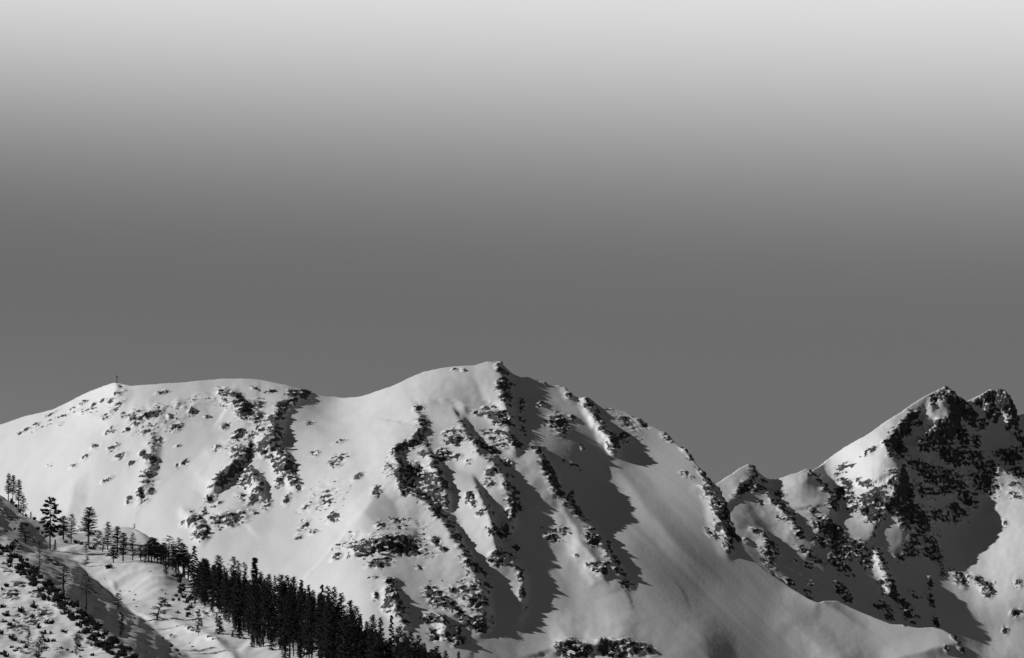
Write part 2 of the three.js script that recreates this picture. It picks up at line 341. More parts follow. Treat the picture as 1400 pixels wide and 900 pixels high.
// ---------------------------------------------------------------- the main mountain
const massif = new Slope({
  u: [-140, 1480], v: [480, 1020], bearing: [-0.126, 0.116], range: [2760, 3760], na: 1500, nr: 1000, jag: 0.45, warp: 3,
  sky: [[-140, 634], [-60, 604], [0, 580], [15, 575], [32, 569], [52, 565], [73, 559], [92, 550], [110, 540], [128, 532], [146, 525], [152, 523], [158, 521.5], [165, 523], [180, 527], [200, 525.5], [230, 523], [260, 521], [285, 519], [303, 517.5], [350, 518], [362, 520], [378, 523], [392, 525], [400, 528], [410, 531], [420, 533], [432, 539], [445, 543], [460, 543], [470, 544.5], [485, 543], [500, 540], [515, 534], [530, 530], [545, 524], [560, 516], [580, 508], [600, 504], [615, 501], [630, 500], [648, 499], [658, 496], [665, 494], [672, 495], [680, 493.5], [686, 496], [690, 500], [697, 507], [702, 511], [712, 515], [720, 514], [735, 518], [745, 524], [752, 527], [765, 527], [774, 530], [780, 537], [785, 541], [800, 546], [806, 546], [815, 551], [826, 559], [835, 557], [848, 561], [858, 564], [870, 571], [880, 576], [900, 586], [912, 594], [925, 606], [935, 613], [944, 621], [948, 628], [955, 638], [965, 650], [978, 661], [983, 668], [987, 676], [992, 690], [1000, 712], [1008, 732], [1018, 752], [1032, 767], [1050, 782], [1075, 799], [1092, 810], [1105, 818], [1118, 824], [1126, 821], [1145, 821], [1160, 829], [1180, 838], [1200, 846], [1218, 853], [1235, 854], [1250, 858], [1262, 858], [1275, 857], [1290, 861], [1300, 867], [1310, 875], [1316, 888], [1322, 900], [1340, 940], [1380, 1000], [1480, 1100]],
  tilt: [1.05, 600],                                                // ctrl: distance once a plane of this rise is taken off
  ctrl: [
    [-140, 634, 3390], [0, 580, 3335], [90, 551, 3300], [160, 522, 3255], [300, 518, 3255], [400, 528, 3275], [460, 543, 3305], [550, 522, 3280], [670, 495, 3296], [760, 530, 3350], [870, 571, 3394], [950, 630, 3413], [1000, 712, 3416], [1050, 783, 3438], [1130, 822, 3475], [1290, 861, 3522], [1322, 900, 3534], [1460, 1000, 3550],
    [-100, 760, 3370], [0, 700, 3315], [120, 620, 3258], [150, 700, 3268], [250, 620, 3240], [250, 720, 3242], [340, 620, 3238], [340, 720, 3234], [430, 600, 3246], [430, 720, 3222], [430, 850, 3210], [515, 600, 3228], [490, 680, 3202], [510, 800, 3184], [570, 570, 3236], [580, 720, 3222], [600, 850, 3212], [655, 560, 3272], [645, 700, 3232], [690, 620, 3252], [690, 830, 3254], [780, 610, 3320], [770, 720, 3294], [770, 840, 3291], [850, 640, 3372], [895, 680, 3376], [860, 740, 3332], [860, 840, 3316], [940, 720, 3383], [960, 820, 3378], [940, 880, 3346], [1050, 830, 3430], [1050, 890, 3418], [1150, 870, 3474], [1230, 890, 3499],
    [-100, 1000, 3370], [150, 1000, 3262], [400, 1000, 3205], [600, 1000, 3210], [800, 1000, 3298], [1000, 1000, 3370], [1200, 1000, 3464], [1330, 1010, 3500]],
  ridges: [
    // knob under the cross, and the low benches left of it
    { p: [[158, 521, 9], [160, 538, 8], [152, 556, 3]], a: 34, b: 22, rk: 0.3 },
    { p: [[95, 560, 2], [150, 572, 4], [215, 565, 5], [265, 552, 3]], a: 34, b: 14, warp: 3, rk: 0.3 },
    { p: [[205, 590, 2], [207, 612, 7], [203, 640, 8], [194, 668, 4], [190, 690, 1]], a: 34, b: 14, rk: 0.3 },
    { p: [[105, 640, 1], [100, 680, 5], [88, 712, 3]], a: 40, b: 20, rk: 0 },
    // left rib: two rocky crests and the knobs under them
    { p: [[300, 540, 3], [318, 541, 8], [328, 556, 11], [345, 572, 9], [352, 580, 4]], a: 50, b: 13 },
    { p: [[352, 552, 3], [348, 590, 6], [338, 612, 10], [328, 625, 15], [312, 645, 16], [296, 664, 13], [283, 682, 3]], a: 46, b: 12 },
    { p: [[410, 532, 3], [396, 545, 5], [383, 556, 8], [376, 570, 12], [377, 586, 19], [372, 600, 22], [366, 616, 15], [356, 624, 5]], a: 40, b: 17 },
    { p: [[358, 622, 6], [377, 614, 12], [388, 622, 14], [391, 640, 12], [386, 650, 5]], a: 22, b: 12 },
    { p: [[391, 640, 5], [400, 655, 8], [404, 662, 7], [404, 672, 2]], a: 16, b: 8 },
    { p: [[332, 640, 4], [345, 645, 10], [352, 660, 13], [356, 676, 11], [345, 688, 4]], a: 22, b: 10 },
    { p: [[258, 702, 6], [264, 710, 9], [275, 716, 8], [278, 736, 3]], a: 16, b: 10 },
    { p: [[285, 712, 2], [300, 704, 6], [325, 700, 6], [336, 714, 2]], a: 8, b: 40 },
    // hollow beside the pass and the first spur
    { p: [[566, 556, 3], [574, 572, 8], [577, 584, 10], [566, 600, 13], [552, 606, 13], [541, 618, 12], [545, 634, 17], [549, 660, 14], [556, 680, 8]], a: 60, b: 10 },
    { p: [[548, 660, 6], [566, 676, 12], [588, 694, 15], [604, 711, 17], [614, 731, 18], [630, 752, 19], [644, 776, 20], [658, 800, 20], [664, 825, 16], [663, 852, 8], [655, 870, 2]], a: 95, b: 13, pow: 1.6 },
    { p: [[522, 655, 4], [508, 684, 9], [496, 702, 10], [476, 724, 4]], a: 24, b: 130, warp: 0.3, soft: 0.01, rk: 0 },
    { p: [[576, 600, 3], [588, 622, 10], [596, 640, 12], [604, 664, 12], [612, 684, 8]], a: 26, b: 8 },
    // second spur with its bright crest
    { p: [[560, 545, 2], [600, 540, 6], [630, 550, 8], [655, 562, 8]], a: 16, b: 50, warp: 1.6, pow: 1.7, rk: 0 },
    { p: [[629, 577, 10], [634, 590, 18], [648, 604, 19], [656, 622, 20], [672, 631, 19], [684, 645, 18], [693, 658, 17], [694, 680, 8]], a: 40, b: 10, warp: 0.5 },
    { p: [[652, 664, 10], [660, 684, 17], [668, 700, 19], [674, 718, 20], [678, 745, 16], [685, 764, 13], [702, 772, 12], [714, 788, 10], [716, 806, 10], [714, 838, 4]], a: 42, b: 9, warp: 0.5, soft: 0.01 },
    { p: [[690, 655, 8], [700, 670, 12], [704, 690, 12], [700, 715, 8]], a: 22, b: 9 },
    { p: [[612, 598, 6], [622, 590, 9], [626, 604, 4]], a: 16, b: 6 },
    // the third spur and the summit ridge
    { p: [[684, 496, 6], [684, 520, 12], [686, 545, 18], [694, 562, 20], [680, 566, 12]], a: 40, b: 16, warp: 0.8 },
    { p: [[660, 562, 6], [684, 570, 14], [694, 578, 14], [697, 600, 12], [708, 616, 12]], a: 26, b: 14 },
    { p: [[724, 610, 10], [736, 624, 18], [745, 636, 20], [752, 652, 21], [757, 668, 19], [775, 684, 17], [788, 702, 16], [808, 724, 18], [820, 742, 17], [836, 764, 14], [848, 784, 9], [856, 806, 2]], a: 70, b: 12, pow: 1.5, warp: 0.8 },
    // rocky right skyline and the edge of the sunlit east side
    { p: [[770, 526, 3], [778, 540, 5], [782, 546, 2]], a: 10, b: 6 },
    { p: [[798, 545, 6], [806, 560, 10], [818, 578, 14], [828, 596, 16], [838, 606, 19], [841, 616, 10]], a: 12, b: 14 },
    { p: [[842, 600, 4], [853, 598, 6], [857, 606, 3]], a: 8, b: 8 },
    { p: [[962, 668, 3], [972, 678, 8], [983, 690, 12], [980, 704, 8], [990, 728, 9], [997, 750, 4]], a: 18, b: 10 },
    { p: [[985, 690, 4], [1004, 720, 8], [1009, 738, 4]], a: 8, b: 6 },
    // outcrops low on the face
    { p: [[470, 757, 3], [488, 752, 9], [505, 744, 14], [526, 742, 16], [545, 740, 16], [560, 736, 14], [575, 745, 8], [582, 762, 2]], a: 14, b: 44, warp: 0.8, rk: 0.2 },
    { p: [[529, 796, 4], [536, 812, 10], [541, 826, 12], [549, 842, 8], [552, 862, 3]], a: 22, b: 10 },
    { p: [[585, 806, 4], [600, 818, 8], [618, 832, 9], [626, 842, 4]], a: 20, b: 8 },
    { p: [[592, 840, 5], [604, 846, 11], [610, 866, 10], [612, 876, 3]], a: 18, b: 10 },
    { p: [[622, 858, 5], [628, 874, 8], [622, 884, 3]], a: 9, b: 7 },
    { p: [[756, 886, 5], [775, 878, 11], [800, 884, 9], [822, 880, 12], [846, 876, 12], [862, 884, 10], [892, 890, 5], [905, 900, 3]], a: 14, b: 50, rk: 0 },
    // rolls in the snow of the east shoulder
    { p: [[1095, 812, 4], [1118, 822, 9], [1126, 822, 10], [1150, 838, 6], [1172, 852, 2]], a: 26, b: 16, warp: 0.5, rk: 0 },
    { p: [[950, 846, 2], [964, 876, 5], [970, 905, 6]], a: 66, b: 40, add: 1, soft: 0.15, pow: 1.5 },
    { p: [[1090, 850, 6], [1130, 885, 10], [1150, 905, 12]], a: 46, b: 50, add: 1, soft: 0.2, pow: 1.8 },
    { p: [[1230, 900, 4], [1285, 885, 7], [1305, 880, 6]], a: 20, b: 26, warp: 0.5, rk: 0 },
    { p: [[770, 690, 4], [790, 730, 6], [820, 780, 6]], a: 24, b: 14, add: 1, soft: 0.1 },
    { p: [[846, 640, 4], [880, 690, 5], [930, 750, 4], [990, 800, 1]], a: 22, b: 26, add: 1, soft: 0.15, warp: 0.4 },
  ],
  rocks: [
    // [u, v, half width, half height, turn, density]
    // thin scree showing through the snow
    [215, 580, 34, 9, -15, .17], [60, 582, 20, 5, -20, .14], [310, 550, 24, 10, 0, .18], [325, 605, 22, 12, -20, .2], [445, 680, 26, 20, -30, .13], [465, 628, 16, 10, -20, .15], [538, 640, 14, 16, 0, .2], [615, 818, 28, 14, 20, .2], [640, 800, 16, 14, 30, .17], [680, 600, 18, 12, 0, .2], [755, 730, 18, 8, 10, .15], [860, 582, 24, 8, 38, .13], [560, 715, 24, 6, 5, .15], [350, 600, 14, 16, 0, .18],
    [35, 589, 10, 3, -20, .5], [48, 583, 6, 3, -20, .5], [70, 566, 7, 3, -25, .7], [88, 568, 5, 3, 20, .45], [82, 580, 4, 3, 0, .4], [114, 551, 6, 3, -25, .85], [128, 554, 4, 2.5, -20, .8], [141, 548, 5, 3, -20, .8], [152, 547, 5, 3, -30, .8], [163, 539, 4, 2, 0, .8], [162, 527, 4, 2, 0, .6], [222, 536, 9, 3, -15, .5], [183, 571, 8, 5, -40, .6], [207, 567, 14, 5, -15, .75], [174, 588, 5, 3, -10, .75], [188, 576, 10, 6, -30, .55], [232, 569, 4, 3, 0, .65], [240, 585, 9, 6, -30, .62], [200, 591, 9, 5, 0, .5], [150, 590, 8, 4, -20, .45], [130, 610, 6, 4, -20, .45], [155, 612, 8, 5, -20, .5], [165, 625, 9, 4, -15, .55], [180, 634, 6, 3, -20, .75], [218, 604, 6, 4, -20, .6], [204, 625, 9, 4, 10, .78], [195, 620, 5, 4, 0, .6], [262, 562, 4, 6, 0, .8], [283, 569, 4, 3, 0, .6], [100, 637, 5, 3, -10, .6], [116, 625, 6, 3, -40, .5], [146, 657, 8, 3, -25, .75], [68, 637, 4, 2.5, 0, .5], [193, 674, 7, 9, 15, .8], [207, 671, 5, 5, 0, .75], [176, 684, 5, 5, 0, .6], [252, 632, 6, 4, -30, .6], [242, 637, 3, 4, 0, .5], [243, 611, 4, 2, 0, .5],
    [297, 614, 6, 5, 0, .6], [325, 618, 12, 8, -30, .55], [308, 582, 5, 5, 0, .75], [328, 592, 12, 5, -10, .75], [334, 564, 11, 9, 35, .75], [318, 541, 10, 4, 20, .7], [310, 548, 10, 5, 0, .4], [352, 553, 9, 8, 10, .65], [350, 532, 7, 3, 20, .6], [370, 535, 7, 2.5, -15, .65], [358, 568, 5, 4, 0, .6], [322, 600, 8, 4, -20, .7], [400, 538, 8, 8, 40, .75], [420, 537, 9, 3, 10, .7], [385, 554, 9, 6, -20, .75], [372, 574, 7, 9, -20, .8], [374, 592, 11, 11, 0, .85], [362, 608, 13, 9, -30, .9], [385, 637, 15, 9, 10, .85], [379, 630, 11, 7, 10, .6], [401, 657, 6, 8, 20, .85], [382, 660, 6, 8, 0, .5], [337, 657, 13, 8, 15, .88], [350, 676, 8, 10, 20, .75], [312, 646, 26, 8, -38, .85], [288, 683, 7, 3, 0, .85], [338, 625, 10, 6, -35, .7], [330, 680, 10, 5, 20, .5], [365, 690, 6, 8, 20, .55], [392, 683, 5, 9, 10, .5], [312, 713, 24, 9, -5, .66], [280, 700, 5, 5, 0, .6], [262, 712, 7, 6, 0, .8], [274, 728, 12, 11, 10, .82], [250, 715, 5, 4, 0, .6],
    [422, 578, 7, 3, -15, .6], [430, 620, 6, 5, 0, .5], [460, 632, 10, 8, -20, .5], [465, 605, 9, 4, -20, .4], [490, 652, 8, 4, -30, .45], [445, 682, 10, 10, -30, .42], [420, 692, 12, 4, -30, .4], [456, 708, 9, 9, 0, .6], [415, 720, 10, 7, -40, .45], [430, 728, 6, 4, 0, .5], [408, 735, 5, 4, 0, .5],
    [585, 501, 4, 2, 0, .0], [622, 506, 4, 2, 0, .7], [633, 506, 3, 3, 0, .65], [545, 615, 13, 5, -35, .8], [560, 608, 7, 6, 30, .6], [533, 640, 8, 8, 0, .5], [545, 650, 5, 12, 0, .75], [566, 645, 11, 14, 10, .85], [580, 620, 7, 5, 0, .7], [590, 665, 14, 22, -30, .62], [603, 685, 10, 12, -30, .7], [620, 600, 12, 8, -10, .85], [606, 622, 9, 9, -35, .85], [620, 606, 10, 4, 10, .7], [625, 624, 7, 4, 0, .6], [642, 679, 6, 7, 0, .85], [647, 689, 4, 4, 0, .8], [659, 700, 7, 5, -30, .75], [640, 632, 4, 4, -60, .5], [520, 720, 6, 5, 0, .75], [515, 671, 7, 8, 0, .5],
    [526, 748, 54, 9, 3, .72], [545, 744, 30, 12, 0, .8], [508, 748, 22, 9, -15, .82], [518, 770, 16, 7, -10, .75], [460, 762, 8, 4, -20, .7], [545, 712, 14, 4, 0, .45], [595, 740, 8, 6, 40, .6], [606, 752, 5, 5, 0, .75], [573, 776, 5, 3, 0, .6], [510, 789, 6, 3, 0, .5], [638, 770, 8, 6, 40, .55], [648, 800, 8, 9, 40, .5],
    [535, 812, 10, 12, 0, .75], [531, 828, 10, 8, 0, .85], [545, 835, 8, 12, 20, .5], [515, 815, 6, 6, 0, .5], [592, 812, 12, 8, 0, .6], [600, 822, 14, 9, 20, .55], [616, 806, 5, 5, 0, .6], [634, 808, 8, 5, 20, .6], [625, 836, 8, 5, 0, .7], [648, 824, 16, 12, 20, .55], [655, 853, 12, 9, 0, .85], [636, 850, 6, 8, 0, .8], [592, 846, 14, 7, 0, .7], [595, 868, 8, 8, 0, .75], [622, 876, 6, 7, 0, .75], [625, 862, 4, 5, 0, .6],
    [655, 607, 16, 5, 15, .75], [686, 507, 8, 5, 30, .85], [688, 528, 9, 10, 40, .72], [691, 545, 8, 10, 0, .65], [655, 567, 8, 4, 10, .5], [672, 569, 9, 5, 15, .85], [686, 577, 12, 8, 10, .85], [680, 592, 18, 5, 5, .62], [676, 602, 10, 4, 5, .6], [698, 598, 7, 6, 0, .7], [670, 617, 12, 7, 0, .7], [684, 611, 10, 5, 0, .6], [693, 634, 7, 6, 0, .9], [706, 608, 8, 7, 0, .72], [712, 575, 6, 10, 0, .5], [672, 645, 8, 6, -30, .8], [668, 659, 9, 7, 0, .5], [693, 664, 5, 6, 0, .85], [699, 690, 7, 22, 5, .62], [678, 727, 12, 8, 0, .85], [690, 727, 6, 12, 0, .6], [680, 764, 12, 9, -20, .85], [696, 760, 9, 3, 10, .6], [706, 750, 5, 5, -40, .65], [712, 788, 5, 7, 0, .75], [714, 812, 5, 7, 0, .75],
    [740, 553, 7, 4, -40, .6], [764, 580, 14, 16, 0, .52], [770, 585, 9, 14, 20, .6], [782, 572, 5, 4, 0, .7], [715, 590, 5, 9, 0, .5], [714, 553, 5, 12, 0, .45], [745, 522, 5, 5, 0, .5], [797, 613, 3, 4, 0, .7], [786, 637, 8, 3, 20, .7], [770, 629, 3, 2, 0, .7], [752, 648, 9, 20, -20, .68], [757, 652, 6, 9, 0, .75], [760, 672, 8, 5, 0, .5], [782, 675, 4, 4, 0, .6], [787, 697, 3, 6, 0, .7], [838, 613, 6, 5, 20, .95], [778, 541, 4, 4, 0, .7], [821, 575, 8, 5, 0, .6], [838, 594, 6, 5, 0, .6], [853, 600, 4, 3, 0, .6], [858, 577, 12, 5, 40, .4], [877, 578, 10, 4, 35, .45], [912, 598, 8, 6, 45, .5], [936, 614, 8, 5, 40, .6], [946, 626, 5, 5, 0, .7], [960, 646, 10, 5, 50, .75], [970, 660, 8, 6, 50, .75],
    [810, 737, 11, 9, 10, .8], [770, 725, 10, 5, 10, .5], [752, 735, 10, 5, 10, .5], [820, 777, 12, 9, 10, .65], [806, 773, 5, 4, 0, .7], [830, 770, 4, 4, 0, .6], [788, 761, 3, 2, 0, .6], [786, 890, 24, 12, 0, .74], [830, 886, 14, 10, 0, .75], [858, 884, 16, 9, 10, .66], [885, 888, 12, 7, 20, .55], [845, 895, 12, 8, 0, .9],
    [980, 690, 9, 9, 0, .78], [972, 730, 8, 5, 30, .5], [985, 722, 10, 8, 40, .6], [996, 748, 5, 5, 0, .75], [1005, 722, 8, 8, 0, .55], [1008, 737, 5, 4, 0, .8], [993, 700, 6, 12, 0, .7], [1000, 730, 5, 10, -20, .7], [935, 648, 5, 5, 0, .4], [944, 652, 4, 3, 0, .3],
    [1308, 874, 7, 4, 20, .7], [1314, 886, 5, 7, 0, .7], [1296, 888, 5, 5, 0, .5], [1237, 855, 3, 2, 0, .5],
  ],
});
const east = (x) => smooth(40, 110, x);
massif.mesh({
  name: 'snowy_mountain', label: 'broad snow-covered mountain with rock ribs and a summit cross', x0: -430, x1: 410, z0: -3700, z1: -2830, nx: 760, nz: 740, nf: 760, tw: 2048, th: 2048, blur: 1, ribs: true, snow: [0.67, 0.012], stone: [0.06],
  drift: (x, z, y) => {
    const d = 0.9 * noise(x * 0.028, z * 0.02) + 0.35 * noise(x * 0.08 + 9, z * 0.05) + 0.05 * noise(x * 0.22, z * 0.16);
    const w = (x - z * 0.7), l = (x * 0.7 + z);
    return d * 0.8 * (1 - 0.82 * east(x)) + 0.09 * east(x) * (noise(w * 0.06, l * 0.004) + 0.3 * noise(w * 0.2, l * 0.005 + 5));
  },
});

// ---------------------------------------------------------------- the jagged peaks behind it
const peaks = new Slope({
  u: [880, 1560], v: [500, 1020], bearing: [0.03, 0.128], range: [3600, 4760], na: 800, nr: 900, jag: 0.5, warp: 3.5,
  sky: [[880, 720], [940, 690], [980, 661], [990, 653], [1000, 648], [1010, 640], [1022, 634], [1030, 632], [1033, 637], [1037, 645], [1043, 650], [1050, 655], [1060, 656], [1075, 651], [1090, 645], [1100, 641], [1106, 640], [1110, 645], [1112, 641], [1130, 628], [1155, 611], [1180, 597], [1205, 580], [1230, 564], [1250, 550], [1270, 539], [1285, 531], [1292, 529], [1300, 530], [1303, 536], [1308, 541], [1315, 543], [1320, 549], [1325, 546], [1340, 540], [1352, 533], [1360, 532], [1372, 533], [1378, 537], [1383, 548], [1388, 560], [1391, 567], [1395, 566], [1400, 565], [1420, 558], [1450, 590], [1500, 640], [1560, 690]],
  tilt: [1.3, 650],                                                // ctrl: distance once a plane of this rise is taken off
  ctrl: [
    [880, 720, 4080], [980, 662, 4165], [1030, 632, 4198], [1060, 656, 4230], [1106, 640, 4250], [1125, 632, 4300], [1200, 584, 4290], [1292, 529, 4300], [1320, 549, 4345], [1360, 532, 4345], [1400, 565, 4400], [1500, 640, 4430], [1560, 690, 4440],
    [1010, 700, 4164], [1060, 740, 4198], [1110, 700, 4240], [1150, 680, 4280], [1190, 640, 4270], [1235, 640, 4285], [1300, 640, 4345], [1350, 620, 4395], [1400, 640, 4420], [1150, 760, 4262], [1230, 720, 4305], [1300, 720, 4368], [1350, 740, 4392], [1410, 740, 4402], [1040, 820, 4145], [1150, 850, 4265], [1250, 850, 4355], [1350, 820, 4394], [1410, 830, 4414], [1350, 880, 4428], [1420, 890, 4452],
    [900, 900, 4040], [1000, 1000, 4130], [1150, 1000, 4255], [1300, 1000, 4392], [1400, 960, 4462], [1500, 1000, 4540], [1500, 800, 4450]],
  ridges: [
    { p: [[1030, 632, 8], [1030, 645, 11], [1024, 656, 12], [1012, 668, 12], [1003, 682, 8]], a: 60, b: 9, warp: 0.5 },
    { p: [[1012, 668, 6], [1034, 668, 12], [1050, 676, 14], [1062, 692, 14], [1078, 708, 14], [1088, 722, 12], [1099, 733, 6]], a: 30, b: 10, warp: 0.7 },
    { p: [[1106, 640, 12], [1112, 652, 18], [1132, 672, 20], [1140, 690, 18], [1136, 706, 12], [1128, 722, 6]], a: 80, b: 9, warp: 0.6 },
    { p: [[1030, 728, 4], [1042, 732, 10], [1050, 740, 12], [1058, 754, 8], [1062, 764, 2]], a: 20, b: 8 },
    { p: [[1154, 655, 4], [1158, 668, 12], [1164, 680, 8]], a: 14, b: 10 },
    { p: [[1292, 529, 4], [1278, 541, 7], [1258, 558, 12], [1240, 572, 18], [1228, 586, 24], [1222, 594, 27], [1212, 605, 32], [1214, 625, 33], [1230, 637, 30], [1233, 652, 28], [1228, 672, 24], [1218, 690, 14]], a: 110, b: 13, warp: 0.7, pow: 1.5 },
    { p: [[1298, 530, 6], [1299, 545, 18], [1298, 562, 26], [1292, 578, 30], [1287, 588, 16]], a: 56, b: 18, warp: 2 },
    { p: [[1302, 534, 6], [1310, 548, 12], [1320, 556, 16], [1327, 566, 15], [1322, 576, 4]], a: 20, b: 9 },
    { p: [[1262, 600, 6], [1258, 606, 14], [1254, 612, 4]], a: 14, b: 10 },
    { p: [[1288, 612, 4], [1298, 612, 14], [1303, 626, 12], [1300, 636, 3]], a: 16, b: 10 },
    { p: [[1362, 532, 8], [1374, 536, 14], [1380, 546, 18], [1384, 566, 18], [1382, 580, 14]], a: 30, b: 9, warp: 0.8 },
    { p: [[1378, 560, 6], [1384, 574, 12], [1390, 596, 14], [1400, 606, 14], [1420, 626, 12]], a: 18, b: 10 },
    { p: [[1352, 560, 6], [1360, 566, 10], [1366, 562, 5]], a: 8, b: 14 },
    { p: [[1385, 656, 20], [1398, 672, 28], [1414, 700, 34], [1432, 760, 34], [1444, 810, 20], [1450, 840, 4]], a: 110, b: 30, warp: 0.6, pow: 1.2 },
    { p: [[1222, 690, 6], [1226, 700, 12], [1236, 716, 14], [1246, 734, 12], [1256, 748, 4]], a: 46, b: 12, warp: 0.6 },
    { p: [[1246, 714, 3], [1262, 722, 10], [1272, 740, 12], [1280, 750, 4]], a: 16, b: 9 },
    { p: [[1196, 754, 6], [1203, 762, 14], [1208, 776, 16], [1216, 792, 16], [1219, 806, 12], [1214, 816, 3]], a: 16, b: 8, warp: 0.5 },
    { p: [[1302, 666, 3], [1313, 670, 12], [1330, 684, 10], [1336, 692, 2]], a: 12, b: 10 },
    { p: [[1322, 790, 2], [1338, 796, 7], [1352, 806, 9], [1358, 816, 3]], a: 14, b: 7 },
    { p: [[1298, 780, 2], [1308, 786, 5], [1318, 800, 3]], a: 9, b: 6 },
  ],
  rocks: [
    [1032, 643, 4, 10, -10, .9], [1018, 668, 16, 5, -35, .9], [1046, 660, 7, 4, 20, .5], [1032, 672, 5, 4, 0, .6], [1068, 676, 6, 4, 0, .8], [1058, 672, 5, 4, 0, .5], [1068, 708, 6, 5, 30, .5], [1094, 732, 6, 5, 20, .75], [1040, 688, 4, 4, 0, .5], [1111, 697, 5, 4, 0, .6], [1055, 746, 5, 7, -10, .7], [1048, 744, 3, 3, 0, .6],
    [1118, 655, 8, 4, 40, .5], [1134, 672, 7, 4, 50, .55], [1140, 690, 6, 8, 0, .85], [1132, 722, 20, 12, 10, .85], [1143, 735, 16, 16, 0, .72], [1125, 742, 14, 8, 0, .6], [1150, 755, 16, 12, 0, .62], [1110, 760, 18, 6, 20, .6], [1150, 775, 18, 8, 20, .6], [1180, 760, 18, 12, 30, .5], [1152, 676, 12, 10, 0, .85], [1165, 690, 10, 12, 0, .6], [1177, 748, 10, 8, 0, .7], [1105, 775, 8, 5, 0, .5], [1087, 767, 4, 4, 0, .6],
    [1152, 640, 10, 6, -20, .55], [1165, 637, 5, 3, -30, .6], [1145, 648, 6, 3, -30, .7], [1190, 617, 11, 4, -25, .65], [1174, 655, 4, 3, 0, .6], [1190, 690, 20, 16, -25, .8], [1200, 675, 14, 10, -25, .7], [1222, 660, 12, 6, -10, .6], [1222, 647, 10, 5, -10, .5], [1195, 708, 12, 6, -20, .8], [1215, 690, 12, 10, 0, .75], [1205, 696, 8, 6, 0, .6],
    [1226, 612, 14, 12, 0, .95], [1212, 608, 6, 6, 0, .8], [1240, 590, 10, 6, -30, .65], [1232, 582, 10, 3, -45, .7], [1252, 568, 8, 3, -30, .6], [1256, 578, 8, 4, -10, .5], [1283, 600, 26, 12, -15, .92], [1262, 612, 10, 6, 0, .8], [1304, 585, 14, 10, 0, .85], [1322, 570, 7, 7, 0, .9], [1314, 560, 7, 10, 20, .55], [1305, 538, 5, 5, 0, .7], [1284, 540, 8, 4, 0, .4], [1296, 622, 14, 10, 0, .75], [1316, 598, 10, 16, 0, .78], [1340, 580, 12, 9, 0, .55], [1335, 602, 8, 10, 0, .6], [1310, 625, 16, 14, 0, .7], [1260, 640, 20, 10, 10, .55], [1240, 630, 12, 8, 10, .5], [1276, 650, 22, 14, 0, .62], [1300, 655, 24, 12, 0, .6], [1335, 630, 12, 20, 0, .6], [1350, 640, 18, 14, 0, .55], [1238, 670, 14, 18, 0, .75], [1265, 670, 20, 10, 0, .5], [1290, 670, 16, 7, 0, .6], [1345, 660, 20, 14, 10, .6], [1380, 625, 22, 10, -10, .75], [1390, 645, 14, 8, -10, .7], [1320, 680, 16, 8, 25, .85], [1355, 562, 10, 8, 0, .82], [1369, 560, 7, 5, -20, .8], [1379, 543, 5, 6, 0, .9], [1386, 558, 5, 14, -20, .8], [1384, 574, 8, 7, 0, .9], [1398, 602, 7, 5, 0, .75], [1370, 536, 6, 3, 0, .5], [1389, 678, 10, 5, 20, .5], [1385, 662, 6, 4, 0, .3],
    [1248, 705, 24, 16, 10, .72], [1260, 715, 20, 14, 20, .6], [1238, 690, 10, 14, 0, .6], [1230, 700, 6, 10, 0, .55], [1290, 705, 28, 8, 0, .5], [1310, 698, 16, 8, 0, .6], [1268, 722, 10, 8, 0, .55], [1245, 755, 12, 7, 0, .9], [1275, 757, 14, 8, 0, .92], [1230, 762, 8, 4, 0, .7], [1255, 730, 5, 8, 0, .5],
    [1204, 766, 6, 9, 0, .7], [1214, 792, 7, 10, 10, .55], [1203, 797, 4, 3, 0, .8], [1222, 815, 10, 8, 20, .7], [1235, 828, 14, 8, 30, .65], [1212, 832, 12, 6, 20, .6], [1245, 845, 12, 8, 30, .5], [1215, 845, 10, 4, 0, .6], [1198, 830, 6, 4, 0, .5], [1250, 813, 8, 5, 20, .5], [1272, 800, 4, 10, 0, .6], [1272, 820, 5, 8, 0, .6], [1280, 850, 5, 9, 0, .6], [1290, 785, 4, 4, 0, .6], [1288, 772, 3, 5, 0, .6], [1350, 810, 7, 6, 0, .85], [1340, 796, 5, 4, 0, .6], [1374, 862, 5, 4, -20, .8], [1390, 840, 8, 4, 0, .75], [1392, 798, 5, 6, 0, .5], [1375, 716, 4, 5, 0, .4],
    [1060, 795, 12, 8, 20, .5], [1080, 800, 8, 8, 0, .6], [1150, 805, 10, 8, 0, .85], [1160, 820, 7, 6, 0, .75], [1105, 812, 6, 6, 0, .6], [1110, 800, 6, 5, 0, .5], [1052, 760, 10, 16, 0, .5], [1030, 780, 10, 5, 20, .4], [1020, 740, 4, 4, 0, .6],
  ],
});
peaks.mesh({
  name: 'jagged_peaks', label: 'jagged rocky peaks with shaded snowfields behind the broad mountain', x0: 105, x1: 575, z0: -4740, z1: -3680, nx: 370, nz: 640, nf: 820, tw: 1024, th: 2048, blur: 1, ribs: true, size: 1.2, snow: [0.67, 0.012], stone: [0.052],
  drift: (x, z, y) => 0.9 * noise(x * 0.03, z * 0.02) + 0.4 * noise(x * 0.07 + 9, z * 0.05) + 0.12 * noise(x * 0.2, z * 0.15),
});

